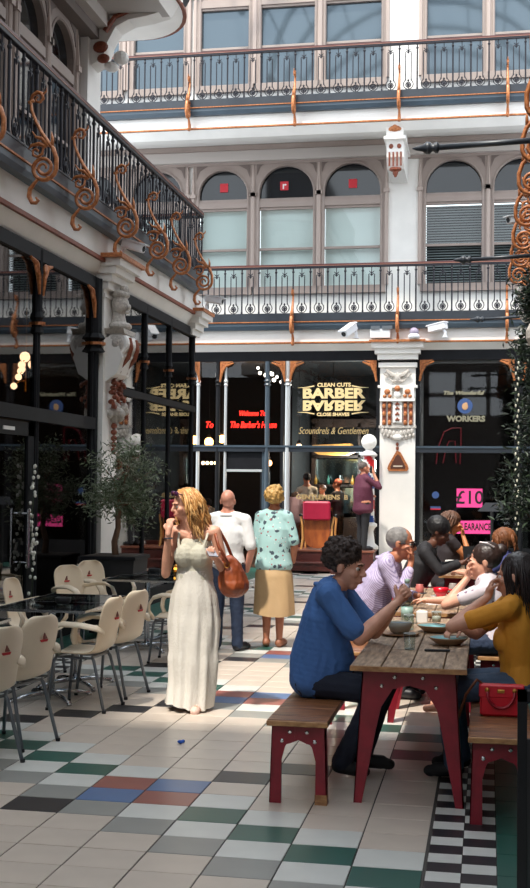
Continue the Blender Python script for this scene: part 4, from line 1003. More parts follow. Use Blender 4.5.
for i in range(15):
    me = MB().use(R.choice([AMB, WHB, WHB, AMB, mat('green_bottle', (60, 120, 100), .2)])).lathe([(.04, 0), (.042, .12), (.02, .16), (.015, .2), (.018, .22)], n=8).mesh('bottle', True)
    o = link('bottle', me, None, (-4.15+i*.155+R.uniform(-.03, .03), 29.12, 2.43 if i % 2 else 1.705)); tag(o, 'small bottle on the back bar shelves inside the barber shop', 'bottle', 'bottles on the barber back bar')
WARM = mat('warm_lamp', (255, 190, 110), .5, emit=9)
def globe_lamp(px, py, y, r, label, mt=WARM, grp='glowing globe lamps in the barber shop'):
    P = at_y(px, py, y); t = thing('ceiling_lamp', label, 'lamp', (P.x, y, 4.4), 0, grp)
    MB().use(BLACK).tube([(0, 0, 0), (0, 0, P.z-4.4+r)], .006, 5).lathe([(.03, P.z-4.4+r-.01), (.05, P.z-4.4+r+.04), (.02, P.z-4.4+r+.08)], n=8).build('lamp_stem', t); MB().use(mt).ell((0, 0, P.z-4.4), r, nu=12, nv=8).build('globe_bulb', t, True)
globe_lamp(194, 440, 26.5, .10, 'orange globe lamp left of the barber doorway, leftmost')
globe_lamp(209, 442, 27.5, .11, 'orange globe lamp second from left by the doorway')
globe_lamp(222, 439, 26.0, .09, 'orange globe lamp right beside the doorway top corner')
globe_lamp(269, 463, 26.0, .07, 'small globe lamp just right of the open doorway')
globe_lamp(299, 447, 26.0, .07, 'small white globe lamp at left top of the lower barber pane', GLOW)
for i in range(4):
    P = at_y(203+i*4.2, 463, 26.8); o = MB().use(GLOW).ell((0, 0, 0), .04, nu=8, nv=6).build('mirror_bulb', None, True); o.location = P; tag(o, 'small round bulb in the row of four behind the narrow left pane', 'lamp', 'row of mirror bulbs left of the doorway')
b = MB().use(BLACKF); P0, P1 = at_y(200, 463, 26.85), at_y(219, 463, 26.85); b.box(P0.x-.05, P1.x+.05, 26.86, 26.92, P0.z-.05, P0.z+.05); o = b.build('light_bar'); tag(o, 'black bar carrying the row of mirror bulbs', 'light bar'); 
P = at_y(333, 451, 26.2)
t = thing('canopy_lamp', 'wide warm fabric lamp hanging low inside the barber window', 'lamp', (P.x, 26.2, P.z))
MB().use(mat('warm_shade', (236, 180, 96), .6, emit=1.1)).prism([(-.42, .12), (.40, .16), (.52, .0), (.30, -.10), (-.30, -.08), (-.48, .02)], -.25, .25, 'y').build('lamp_shade', t); MB().use(BLACK).tube([(0, 0, .1), (0, 0, 4.4-P.z)], .006, 5).build('lamp_stem', t)
for x, y, z, e, c in ((-3.1, 26.0, 2.3, 120, (1, .8, .6)), (-5.2, 26.6, 3.0, 30, (1, .6, .35)), (-3.0, 27.9, 2.2, 170, (.85, 1, 1)), (-6.5, 12.9, 2.6, 10, (1, .7, .45)), (-6.8, 25.8, 3.0, 12, (1, .6, .35))):
    ld = bpy.data.lights.new('room_lamp', 'POINT'); ld.energy = e; ld.color = c; ld.shadow_soft_size = .15; lo = bpy.data.objects.new('room_lamp', ld); COL.objects.link(lo); lo.location = (x, y, z)
P = at_y(250, 376, 27.5); t = thing('festoon_lights', 'spray of small white festoon bulbs high inside the doorway pane', 'lamp', (P.x, 26.5, 0))
b = MB().use(mat('white_bulb', (255, 245, 230), .5, emit=7))
for px, py in ((258, 368), (260, 373), (266, 375), (270, 373), (272, 374), (277, 377), (281, 382), (274, 380), (268, 378)): Q = at_y(px, py, 26.5); b.ell((Q.x-P.x, 0, Q.z), R.uniform(.03, .055), nu=8, nv=5)
b.build('bulbs', t); MB().use(BLACK).tube([tuple(at_y(px, py, 26.5)-Vector((P.x, 26.5, 0))) for px, py in ((255, 366), (262, 374), (270, 378), (284, 384))], .01, 4).build('cord', t)

# ================================================================== PEOPLE
V = Vector
def hand(b, wrist, d, nrm, side, curl=.5, sc=1.0, spread=.12):
    """palm + four bent fingers + thumb. d: direction of the hand, nrm: palm normal (fingers curl towards it), side: +1 thumb on d x nrm side"""
    d = V(d).normalized(); nrm = V(nrm); nrm = (nrm-d*nrm.dot(d)).normalized(); lat = d.cross(nrm)*side; w_ = V(wrist)
    rot = Matrix((lat, d, nrm)).transposed()
    b.caps(w_-d*.02*sc, .026*sc, w_+d*.03*sc, .028*sc); b.ell(w_+d*.055*sc, (.040*sc, .050*sc, .017*sc), rot)
    for i, L_ in enumerate((.070, .080, .074, .058)):
        o = (.030-.020*i)*sc; p = w_+d*.092*sc+lat*o; dd = (d+lat*(spread*(1.5-i)*.5)).normalized(); a = 0; r = .0092*sc
        pts = [p]
        for k, f in enumerate((.45, .32, .25)):
            a += curl*(.9, 1.1, .8)[k]; q = dd*cos(a)+nrm*sin(a); pts.append(pts[-1]+q*L_*f*sc)
        b.chain(pts, [r, r*.98, r*.9, r*.8])
    p = w_+d*.030*sc+lat*.034*sc; p1 = p+(lat*.7+d*.6+nrm*.3).normalized()*.036*sc; p2 = p1+(d*.8+lat*.2+nrm*(.3+.5*curl)).normalized()*.032*sc
    b.chain([w_+d*.02*sc+lat*.018*sc, p, p1, p2], [.015*sc, .0125*sc, .0112*sc, .0092*sc])
def head_blobs(b, c, f, u, s=1.0, male=True):
    f = V(f).normalized(); u = V(u); u = (u-f*u.dot(f)).normalized(); r = f.cross(u)
    M3 = Matrix((r, f, u)).transposed(); P = lambda x, y, z: V(c)+(M3 @ V((x, y, z)))*s
    E = lambda p, rad: b.ell(P(*p), tuple(v*s for v in rad), M3, 14, 10)
    E((0, -.012, .030), (.074, .094, .088)); E((0, .022, -.035), (.060, .070, .080)); E((0, .052, -.092), (.034 if male else .029, .034, .026))
    E((0, .010, -.075), (.052 if male else .046, .060, .040)); E((0, .082, .022), (.050, .014, .010)); E((0, .070, -.056), (.036, .034, .032)); E((0, .096, -.062), (.023, .011, .007)); E((0, .094, -.073), (.021, .012, .006))
    for sx in (-1, 1):
        E((sx*.036, .060, -.028), (.024, .026, .024)); E((sx*.076, -.008, -.008), (.010, .020, .031)); E((sx*.079, -.012, .006), (.008, .012, .012))
    b.caps(P(0, .088, .012), .009*s, P(0, .112, -.026), .013*s); E((0, .100, -.032), (.017, .012, .009))
    return P, M3
def eyes(P, s, parent, closed=False):
    for sx in (-1, 1):
        b = MB().use(EYEW).ell(P(sx*.031, .0775, .000), .0108*s, nu=8, nv=6).use(EYED).ell(P(sx*.031, .0855, -.001), .0062*s, nu=8, nv=5); b.build('eye', parent, True)
        MB().use(mat('brow_hair', (70, 50, 38), .8)).tube([P(sx*.014, .094, .018), P(sx*.032, .093, .026), P(sx*.050, .080, .020)], .0035*s, 5).build('eyebrow', parent)
    MB().use(mat('lip_pink', (176, 92, 88), .4)).tube([P(-.021, .101, -.068), P(-.008, .108, -.065), P(.008, .108, -.065), P(.021, .101, -.068)], .004*s, 5).build('lips', parent)
def torso(b, hip, chest, wx, wy, right, grow=0, belly=0, sh=None, fwd=None):
    """ellipsoid stack from hip to chest; wx/wy: half widths at pelvis, waist, ribs, upper chest"""
    hip = V(hip); chest = V(chest); n = 16
    for i in range(n+1):
        t = i/n; k = t*(len(wx)-1); a = int(min(k, len(wx)-2)); q = k-a; rx = wx[a]*(1-q)+wx[a+1]*q; ry = wy[a]*(1-q)+wy[a+1]*q
        up = (chest-hip).normalized(); r = V(right); r = (r-up*r.dot(up)).normalized(); ff = up.cross(r); M3 = Matrix((r, ff, up)).transposed()
        bl = belly*math.exp(-((t-.28)/.25)**2); b.ell(hip+(chest-hip)*t+ff*bl*.6, (rx+grow, ry+bl+grow, .10+grow), M3, 24, 14)
def person(label, loc, rz, J, head, skin, top=None, legs=None, shoes=None, build=1.0, vox=.0065, sleeve=.5, hands=((0, 0), (0, 0)), face=True, female=False, bust=0, belly=0, topkw={}, armr=(.046, .040, .034, .025), group=None, hem=0, collar=None, legr=(.085, .062, .050, .034), headpose=((0, 1, 0), (0, 0, 1)), hs=1.0, wxy=None, bodylegs=True, shirt_disp=.004):
    t = thing('person', label, 'person', loc, rz, group); g = {k: V(v) for k, v in J.items()}
    bw = build; hip, chest = g['hip'], g['chest']; shR, shL = g['shR'], g['shL']; right = (shR-shL).normalized()
    wx = wxy[0] if wxy else [.165*bw, .138*bw, .150*bw, .160*bw, .12*bw]; wy = wxy[1] if wxy else [.115*bw, .10*bw, .112*bw, .105*bw, .08*bw]
    b = MB()
    torso(b, hip, chest, [v-.012 for v in wx], [v-.012 for v in wy], right, belly=belly)
    a = armr
    for S in 'RL':
        sh, el, wr = g['sh'+S], g['el'+S], g['wr'+S]
        b.caps(chest+(sh-chest)*.3, .06*bw, sh, a[0]*1.12); b.chain([sh, sh+(el-sh)*.5, el, el+(wr-el)*.35, wr], [a[0]*1.12, a[0]*1.02, a[1]*.95, a[2]*1.12, a[3]])
        hd = hands[0 if S == 'R' else 1]
        if hd: 
            o = dict(d=(wr-el), nrm=V((0, 0, -1)), side=1 if S == 'R' else -1, curl=.45); o.update(hd if isinstance(hd, dict) else {}); hand(b, wr+V(o['d']).normalized()*.015, o['d'], o['nrm'], o['side'], o['curl'], 1.0 if not female else .92)
    nk = g['head']-V(headpose[1]).normalized()*.075*hs
    for S in 'RL': b.chain([nk-V((0, 0, .02)), chest+(g['sh'+S]-chest)*.45+V((0, 0, .045)), g['sh'+S]], [.040, .048*bw, a[0]])
    b.caps(chest+V((0, 0, .02)), .058*(1 if female else 1.1), nk, .050 if female else .058); b.caps(chest, .08*bw, chest+V((0, 0, .05)), .058)
    P, M3 = head_blobs(b, g['head'], headpose[0], headpose[1], hs, not female)
    if bust:
        up = (chest-hip).normalized(); ff = up.cross(right)
        for sx in (-1, 1): b.ell(chest-up*.15+right*sx*.075+ff*.085, (bust, bust*.9, bust))
    if bodylegs and 'knR' in g:
        for S in 'RL':
            h = g['hp'+S] if 'hp'+S in g else hip+right*(.088*bw if S == 'R' else -.088*bw)-V((0, 0, .02))
            b.chain([h, g['kn'+S], g['kn'+S]+(g['an'+S]-g['kn'+S])*.35, g['an'+S]], [legr[0], legr[1], legr[2]*1.05, legr[3]])
            ft = g['ft'+S]; b.chain([g['an'+S], g['an'+S]+V((0, 0, -.05)), ft], [legr[3], .034, .028])
    link('body', remesh(b, 'body', vox, skin, 2), t)
    if face: eyes(P, hs, t)
    if top:
        b = MB(); gr = .013
        torso(b, hip-V((0, 0, hem)), chest+V((0, 0, .005)), wx, wy, right, gr, belly)
        for S in 'RL':
            sh, el, wr = g['sh'+S], g['el'+S], g['wr'+S]; b.caps(chest+(sh-chest)*.25, .066*bw, sh, a[0]*1.05+gr); b.chain([chest+V((0, 0, .05)), chest+(sh-chest)*.45+V((0, 0, .045)), sh], [.060, .050*bw+gr, a[0]+gr])
            if sleeve <= 1:
                e = sh+(el-sh)*sleeve; b.chain([sh, sh+(e-sh)*.5, e], [a[0]*1.05+gr, a[0]*1.0+gr, a[0]*.95+gr])
            else:
                e = el+(wr-el)*(sleeve-1); b.chain([sh, el, e], [a[0]*1.12+gr, a[1]+gr, a[2]*.9+gr])
        if bust:
            for sx in (-1, 1): b.ell(chest-up*.15+right*sx*.075+ff*.088, (bust+gr, bust*.9+gr, bust+gr))
        link(topkw.get('name', 'shirt'), remesh(b, 'top', vox*1.15, top, 5, disp=shirt_disp, dscale=11, stretch=(1, 1, .55), seed=len(label)), t)
    if collar:
        cc = chest+V((0, 0, .055)); pts = [cc+right*.078*cos(a_)+right.cross(V((0, 0, -1)))*.072*sin(a_)+V((0, 0, .012-.018*sin(a_))) for a_ in [2*pi*i/18 for i in range(18)]]
        MB().use(collar).tube(pts, .016, 6, closed=True, ell=1.6).build('collar', t, True)
    if legs:
        b = MB(); gr = .014; b.ell(hip-V((0, 0, .02)), (wx[0]-.006, wy[0]-.020, .10))
        for S in 'RL':
            h = g['hp'+S] if 'hp'+S in g else hip+right*(.088*bw if S == 'R' else -.088*bw)-V((0, 0, .02)); an = g['an'+S]
            b.chain([h, g['kn'+S], g['kn'+S]+(an-g['kn'+S])*.4, an+V((0, 0, -.02))], [legr[0]+gr, legr[1]+gr, legr[2]+gr, legr[3]+gr+.012])
        link('trousers', remesh(b, 'trousers', vox*1.3, legs, 2, disp=.005, dscale=12, seed=3), t)
    if shoes:
        for S in 'RL':
            an, ft = g['an'+S], g['ft'+S]; dd = (ft-an); dd.z = 0; dd.normalize(); b = MB(); z = ft.z+.012
            b.caps(an+V((0, 0, -.045))-dd*.02, .042, ft-dd*.02+V((0, 0, .01)), .043); b.ell(ft+dd*.02, (.044, .044, .034)); b.caps(an+V((0, 0, -.02)), .040, an+V((0, 0, -.05)), .042)
            link('shoe', remesh(b, 'shoe', .008, shoes, 2), t)
    return t, P, M3, g
def tufts(P, n, mt, rx=.080, ry=.100, rz_=.094, c=(0, -.012, .032), s=1, keep=lambda x, y, z: z > -.1, r=.012, rnd=None, jitter=.006):
    rnd = rnd or R; b = MB().use(mt)
    for i in range(n):
        for _ in range(30):
            d = V((rnd.gauss(0, 1), rnd.gauss(0, 1), rnd.gauss(0, 1))).normalized()
            if keep(d.x, d.y, d.z): break
        else: continue
        p = (c[0]+d.x*rx, c[1]+d.y*ry, c[2]+d.z*rz_); k = r*rnd.uniform(.7, 1.3); q = P(p[0]+rnd.gauss(0, jitter), p[1]+rnd.gauss(0, jitter), p[2]+rnd.gauss(0, jitter)); b.ell(q, (k, k, k), nu=7, nv=5)
    return b
def hair_cap(P, M3, mt, t, s=1.0, c=(0, -.020, .040), r=(.082, .098, .090), back=.0, name='hair', disp=.006, n=0, keep=None, lump=.014, vox=.006, extra=None):
    b = MB(); b.ell(P(*c), tuple(v*s for v in r), M3, 18, 12)
    if back: b.ell(P(0, -.055, -.03), (.066*s, .050*s, .060*s+back), M3, 14, 10)
    if extra: extra(b)
    if n:
        q = tufts(P, n, mt, r[0], r[1], r[2], c, s, keep or (lambda x, y, z: z > -.2 or y < -.3), lump); b.v, o = b.v+q.v, len(b.v); b.f += [tuple(i+o for i in f) for f in q.f]; b.m += q.m; b.mats = []
    b.mats = [mt]; b.m = [0]*len(b.f)
    return link(name, remesh(b, name, vox, mt, 1, disp=disp, dscale=45, seed=5), t)
def strands(P, mt, n, length, roots, wave=.012, out=.03, r=.006, rnd=None, mt2=None, segs=9, sweep=(0, 0), droop=.35):
    """individual long locks: roots(rnd) -> (root point in head space, outward vector in head space)"""
    rnd = rnd or R; b = MB()
    for i in range(n):
        b.use(mt if (mt2 is None or rnd.random() < .6) else mt2); root, o = roots(rnd); L_ = length*rnd.uniform(.7, 1.08); ph = rnd.random()*6.28; ph2 = rnd.random()*6.28; pts = []
        for k in range(segs+1):
            q = k/segs; s_ = min(1, q/droop); x = root[0]+o[0]*out*sin(s_*pi/2)+wave*sin(ph+q*11)*q**.5+sweep[0]*q*q; y = root[1]+o[1]*out*sin(s_*pi/2)+wave*cos(ph2+q*9)*q**.5+sweep[1]*q*q
            z = root[2]+.02*sin(min(1, q*4)*pi)-L_*max(0, q-.04); pts.append(P(x, y, z))
        b.tube(pts, [r*(1-.75*(k/segs)**2)*(1.0 if k else .5) for k in range(segs+1)], 5, ell=.6)
    return b

# --- woman in the long dress
DRESS = mat('pale_grey_cotton', (214, 209, 200), .8, var=.07, vscale=6, bump=.25, bscale=60)
DRESS2 = mat('sage_grey_bodice', (186, 182, 166), .8, bump=.2, bscale=70)
HONEY = mat('honey_blonde_hair', (206, 148, 84), .42, var=.35, vscale=20); HONEY2 = mat('light_blonde_hair', (232, 186, 124), .4)
hp = ((.80, .58, -.22), (.10, .12, 1))
J = dict(hip=(0, 0, .93), chest=(0, .0, 1.315), head=(.075, .04, 1.57), shR=(.155, .0, 1.36), shL=(-.16, .0, 1.36), elR=(.215, .06, 1.03), wrR=(.168, .172, 1.345), elL=(-.235, -.02, 1.05), wrL=(-.205, .17, 1.165),
         hpR=(.08, 0, .90), hpL=(-.08, 0, .90), knR=(.07, .0, .50), anR=(.05, -.08, .12), ftR=(.06, .02, .04), knL=(-.05, .05, .50), anL=(-.06, .10, .10), ftL=(-.07, .21, .035))
wx = [.155, .118, .125, .135, .10]; wy = [.11, .09, .10, .10, .07]
t, P, M3, g = person('woman with long wavy blonde hair in a pale ankle-length dress walking, hand at her mouth', (-2.235, 9.08, 0), pi, J, None, SKINL, female=True, bust=.062, wxy=(wx, wy),
    hands=(dict(d=(-.05, -.25, .9), nrm=(-.3, -.8, -.1), curl=.85), dict(d=(.12, .75, .25), nrm=(0, -.2, 1), curl=.7)), armr=(.042, .037, .033, .023), headpose=hp, hs=.98, vox=.0055)
b = MB(); torso(b, (0, 0, 1.0), (0, 0, 1.22), [.135, .124, .132, .130], [.10, .096, .10, .10], V((1, 0, 0)), .014)
for sx in (-1, 1): b.ell((sx*.062, .092, 1.175), (.084, .066, .088)); b.tube([(sx*.085, .14, 1.19), (sx*.11, .09, 1.30), (sx*.115, .02, 1.375), (sx*.11, -.07, 1.33), (sx*.08, -.10, 1.2)], .012, 8)
link('bodice', remesh(b, 'bodice', .006, DRESS2, 2, disp=.003, dscale=18), t)
def skirt(secs, n=64, fold=.05, kf=11, thick=True, seed=0, mt=DRESS):
    b = MB().use(mt); vs = []; m_ = 26; zs = [s_[0] for s_ in secs]
    def S(z):
        for i in range(len(secs)-1):
            if secs[i][0] >= z >= secs[i+1][0]:
                q = (secs[i][0]-z)/(secs[i][0]-secs[i+1][0]); return [a_*(1-q)+c_*q for a_, c_ in zip(secs[i], secs[i+1])]
        return secs[-1]
    for k in range(m_+1):
        z = zs[0]+(zs[-1]-zs[0])*k/m_; _, cx, cy, rx, ry, fo = S(z)
        for j in range(n):
            a = 2*pi*j/n; f = 1+fold*fo*(sin(kf*a+seed+.8*sin(z*5))+.6*sin((kf*1.7)*a+z*6+seed)+.4*sin(3*a-z*4))
            vs.append((cx+rx*f*cos(a), cy+ry*f*sin(a), z+.012*fo*sin(2*a+seed)))
    for k in range(m_): pass
    fs = [(k*n+j, k*n+(j+1) % n, (k+1)*n+(j+1) % n, (k+1)*n+j) for k in range(m_) for j in range(n)]
    b.add(vs, fs); b.add([vs[j] for j in range(n)], [tuple(range(n))]); return b
secs = [(1.06, 0, 0, .137, .112, 0), (.98, 0, 0, .145, .118, .2), (.86, .0, .0, .178, .14, .7), (.70, 0, 0, .195, .155, .9), (.695, 0, 0, .20, .16, 1.1), (.42, .0, .02, .190, .17, 1.1), (.415, 0, .02, .197, .176, 1.3), (.2, .0, .03, .180, .19, 1.4), (.035, .01, .05, .178, .21, 1.6)]
skirt(secs, fold=.045).build('skirt', t, True)
RA = 2.15
def roots_long(rnd):
    a = rnd.uniform(-RA, RA); el = rnd.uniform(.05, 1.25); x = .078*cos(el)*sin(a); y = -.015-.098*cos(el)*cos(a); z = .035+.088*sin(el)
    return (x, y, z), (sin(a)*.9, -cos(a)*.7-.1)
hair_cap(P, M3, HONEY, t, .98, c=(0, -.026, .040), r=(.083, .092, .088), disp=.006)
b = strands(P, HONEY, 260, .36, roots_long, wave=.021, out=.058, r=.0075, rnd=random.Random(3), mt2=HONEY2, sweep=(.0, -.02)); b.build('hair_locks', t, True)
b = MB().use(mat('dark_violet_lens', (70, 34, 66), .1)); 
for sx in (-1, 1): b.ell(P(sx*.035, .066, .10), (.030, .016, .022), M3)
b.use(mat('tortoise_frame', (96, 48, 40), .3)).tube([P(-.085, -.02, .06), P(-.075, .05, .095), P(0, .08, .108), P(.075, .05, .095), P(.085, -.02, .06)], .005, 5); b.build('sunglasses', t)
wr = g['wrR']; MB().use(mat('grey_bracelet', (90, 88, 96), .3, metal=.5)).tube([wr+V((.031*cos(a), .031*sin(a)-.008, -.035)) for a in [2*pi*i/14 for i in range(14)]], .006, 5, closed=True).build('bracelet', t)
SAND = mat('pale_sandal', (226, 190, 176), .5)
for S in 'RL':
    ft = g['ft'+S]; an = g['an'+S]; b = MB().use(SAND); d_ = (ft-an); d_.z = 0; d_.normalize()
    b.caps((an.x-d_.x*.03, an.y-d_.y*.03, .02), .030, (ft.x+d_.x*.03, ft.y+d_.y*.03, .016), .036); b.tube([(ft.x-.042, ft.y-.01, .02), (ft.x, ft.y, .065), (ft.x+.042, ft.y-.01, .02)], .012, 6); b.build('sandal', t, True)
o = MB().use(mat('phone_silver', (150, 152, 160), .25, metal=.5)).bbox(-.036, .036, -.07, .07, -.004, .004, .002).mesh('p')
WL = V((-2.235, 9.08, 0))
ph = link('phone', o, None, (WL.x+.20, WL.y-.285, 1.215)); ph.rotation_euler = (.35, .1, .5); tag(ph, 'slim phone in the hand of the woman in the long dress', 'phone')
# brown shoulder bag
TAN = mat('tan_leather', (168, 84, 42), .45, rgb2=(112, 50, 26), vscale=7, bump=.3, bscale=20)
t = thing('shoulder_bag', 'slouchy tan leather bag on the shoulder of the woman in the long dress', 'bag', (WL.x+.285, WL.y+.03, 0))
b = MB(); b.ell((0, 0, 1.01), (.10, .13, .155)).ell((.02, .0, .95), (.125, .14, .10)).ell((-.02, .0, 1.12), (.06, .12, .06)).ell((.01, 0, .98), (.12, .13, .13))
link('bag_body', remesh(b, 'bag_body', .008, TAN, 10, disp=.007, dscale=14, stretch=(1, 1, .4), seed=2), t)
MB().use(TAN).tube([(.0, .10, 1.12), (-.06, .08, 1.27), (-.115, .03, 1.385), (-.13, -.05, 1.38), (-.08, -.12, 1.26), (-.0, -.12, 1.12)], [.013]*6, 6, ell=.5).build('strap', t, True)
MB().use(GOLDM).tube([(.02*cos(a)-.01, -.12, 1.11+.02*sin(a)) for a in [2*pi*i/10 for i in range(10)]], .004, 5, closed=True).build('buckle_ring', t)

# --- standing helpers
def stand(H=1.66, hw=.19, dx=.09, fwd=0, **k):
    s_ = H/1.70
    J = dict(hip=(0, 0, .93*s_), chest=(0, .0, 1.345*s_), head=(0, .02, (1.70-.118)*s_), shR=(hw-.015, 0, 1.38*s_), shL=(-hw+.015, 0, 1.38*s_), elR=(hw+.05, -.02, 1.06*s_), elL=(-hw-.05, -.02, 1.06*s_), wrR=(hw+.03, .08, .84*s_), wrL=(-hw-.03, .08, .84*s_),
             knR=(dx, .01, .49*s_), knL=(-dx, .01, .49*s_), anR=(dx, -.02, .09), anL=(-dx, -.02, .09), ftR=(dx+.02, .11, .035), ftL=(-dx-.02, .11, .035)); J.update(k); return J
WSH = mat('white_shirt_cotton', (238, 238, 238), .8, bump=.3, bscale=22); NAVY = mat('navy_jeans', (44, 58, 84), .8, var=.3, vscale=12, bump=.3, bscale=40); DKSH = mat('dark_shoe_leather', (32, 32, 38), .4)
J = stand(1.66, .205, .10, wrR=(.20, .06, .82), elR=(.265, -.03, 1.04), anR=(.13, -.05, .09), ftR=(.19, .09, .035), knR=(.11, .0, .48))
t, P, M3, g = person('bald man in a white short-sleeved shirt and navy jeans, seen from behind', (-2.67, 12.25, 0), .0, J, None, mat('pink_skin', (214, 150, 128), .45, var=.1, vscale=16), WSH, NAVY, DKSH, build=1.12, sleeve=.85, female=False, vox=.008, hands=({}, {}), hem=0, armr=(.052, .042, .035, .026), collar=WSH, topkw={'name': 'shirt'})
MB().use(mat('brown_belt', (60, 44, 38), .5)).tube([(.172*cos(a), .122*sin(a), .905) for a in [2*pi*i/20 for i in range(20)]], .016, 6, closed=True, ell=1.6).build('belt', t)
# --- woman in floral blouse
FLOR = pattern('floral_aqua_blouse', (176, 214, 212), [((70, 84, 96), .13), ((176, 96, 100), .09), ((228, 236, 232), .08)], 13)
BEIGE = mat('beige_skirt_satin', (206, 172, 128), .45, var=.08, vscale=5, bump=.2, bscale=15)
J = stand(1.70, .165, .07, elR=(.225, -.01, 1.10), wrR=(.20, .06, .90), elL=(-.20, 0, 1.08), wrL=(-.19, .10, .90))
t, P, M3, g = person('woman with short golden hair in a floral aqua blouse and beige skirt, from behind', (-2.24, 12.62, 0), .0, J, None, SKINM, FLOR, None, mat('tan_shoes', (150, 96, 70), .5), build=1.0, sleeve=.92, female=True, vox=.008, hands=({}, {}), hem=.06, wxy=([.195, .165, .165, .165, .12], [.14, .13, .13, .12, .08]), topkw={'name': 'blouse'})
secs = [(.96, 0, 0, .14, .11, 0), (.84, 0, 0, .176, .13, .0), (.77, 0, 0, .20, .15, .3), (.5, .01, 0, .215, .17, .7), (.34, .01, 0, .222, .18, .9)]
skirt(secs, fold=.03, kf=7, mt=BEIGE, seed=1).build('skirt', t, True)
GOLDH = mat('golden_short_hair', (218, 172, 100), .45, var=.3, vscale=25)
hair_cap(P, M3, GOLDH, t, 1, c=(0, -.018, .028), r=(.094, .108, .10), n=150, keep=lambda x, y, z: z > -.75 and (y < .45 or z > .3), lump=.016, disp=.008, vox=.007)
# --- maroon man with phone on the platform
MAR = mat('maroon_shirt', (84, 30, 52), .75, bump=.2, bscale=25)
Pm = at_y(363, 520, 23.35)
J = stand(1.70, .20, .09, elR=(.30, .20, 1.22), wrR=(.13, .17, 1.48), elL=(-.26, .05, 1.10), wrL=(-.12, .34, 1.04))
t, P, M3, g = person('man in a maroon shirt standing on the platform with a phone at his ear', (Pm.x, 23.27, PZ), radians(-55), J, None, SKINM, MAR, mat('black_trousers', (28, 28, 32), .8), DKSH, build=1.45, hem=.14, belly=.03, sleeve=1.35, vox=.010, face=False, hs=1.08, hands=(dict(d=(-.3, -.2, .8), nrm=(-1, 0, 0), curl=.8), {}))
hair_cap(P, M3, mat('grey_brown_hair', (96, 84, 78), .6, var=.4, vscale=30), t, 1, disp=.005, vox=.008)
o = link('phone', MB().use(BLACKF).bbox(-.035, .035, -.006, .006, -.07, .07, .003).mesh('p'), None, (Pm.x+.17, 23.12, PZ+1.56)); o.rotation_euler = (.1, .2, -.9); tag(o, 'black phone held at the ear of the man in maroon', 'phone')

# --- seated people at the tables
def sit(chest=(0, .05, 1.0), head=(0, .12, 1.26), hw=.19, **k):
    c = V(chest); zh = V(head).z; c.z = max(c.z, zh-.245); J = dict(hip=(0, -.02, .58), chest=tuple(c), head=head, shR=(hw-.01, c.y+.0, zh-.205), shL=(-hw+.01, c.y, zh-.205), elR=(hw+.06, .25, .84), elL=(-hw-.06, .25, .84), wrR=(.12, .42, .86), wrL=(-.12, .42, .86),
             knR=(.13, .40, .53), knL=(-.13, .40, .53), anR=(.12, .34, .10), anL=(-.12, .36, .10), ftR=(.12, .46, .035), ftL=(-.12, .48, .035)); J.update(k); return J
POLO = mat('blue_polo_pique', (74, 116, 178), .85, var=.12, vscale=5, bump=.2, bscale=40)
J = sit((0, .06, 1.045), (.01, .16, 1.245), .205, elR=(.20, .27, .835), wrR=(.055, .475, 1.03), elL=(-.20, .32, .825), wrL=(-.06, .47, 1.03), hip=(0, -.03, .575), shR=(.195, .085, 1.085), shL=(-.195, .095, 1.085), anR=(.12, .16, .11), ftR=(.12, .27, .04), knR=(.14, .38, .52), anL=(-.10, .26, .10), ftL=(-.10, .40, .04))
wx = [.20, .195, .19, .185, .14]; wy = [.125, .135, .130, .125, .10]
t, P, M3, g = person('heavyset man in a blue polo shirt eating at the nearest table, elbows on it', (-1.01, 7.28, 0), -pi/2, J, None, SKINL, POLO, mat('dark_navy_trousers', (30, 36, 52), .85), BLACK, build=1.25, sleeve=.80, vox=.0055, belly=.05, wxy=(wx, wy), hem=.03, collar=POLO, armr=(.060, .048, .042, .029),
    hands=(dict(d=(-.45, .5, .65), nrm=(-.6, -.5, -.3), curl=.8), dict(d=(.45, .5, .55), nrm=(.6, -.5, -.3), curl=.8)), headpose=((.12, 1, -.18), (0, .12, 1)), hs=1.14, shirt_disp=.007)
CURL = mat('dark_brown_curls', (78, 62, 55), .75, rgb2=(36, 28, 26), vscale=60)
hair_cap(P, M3, CURL, t, 1.14, c=(0, -.022, .050), r=(.086, .100, .092), n=520, keep=lambda x, y, z: (z > -.15 and y < .7) or (y < -.1 and z > -.7) or z > .55, lump=.0125, disp=.010, vox=.0055)
MB().use(STEEL).tube([g['wrR']+V((.034*cos(a), .026*sin(a)*.6, -.035+.02*sin(a))) for a in [2*pi*i/12 for i in range(12)]], .008, 5, closed=True).build('wristwatch', t)
LIL = pattern('lilac_striped_shirt', (196, 184, 212), [((150, 136, 176), .32)], 28, kind='wave')
J = sit((0, .22, 1.05), (.0, .335, 1.255), .20, elR=(.21, .35, .815), wrR=(.06, .425, 1.10), elL=(-.2, .34, .81), wrL=(.02, .48, .83), shR=(.19, .23, 1.085), shL=(-.19, .26, 1.085))
t, P, M3, g = person('grey-haired man with glasses and a lilac striped shirt, hand at his chin', (-1.04, 9.95, 0), -pi/2, J, None, SKINM, LIL, mat('grey_trousers', (80, 80, 88), .8), DKSH, build=1.2, sleeve=1.75, vox=.008, belly=.03, collar=LIL, hands=(dict(d=(-.2, .0, 1), nrm=(0, -1, .2), curl=1.0), {}), headpose=((.1, 1, -.12), (0, .1, 1)), hs=1.12, shirt_disp=.008)
hair_cap(P, M3, mat('grey_hair', (140, 136, 134), .6, var=.4, vscale=30), t, 1.12, c=(0, -.022, .034), r=(.082, .096, .086), disp=.004, vox=.008)
b = MB().use(BLACKF)
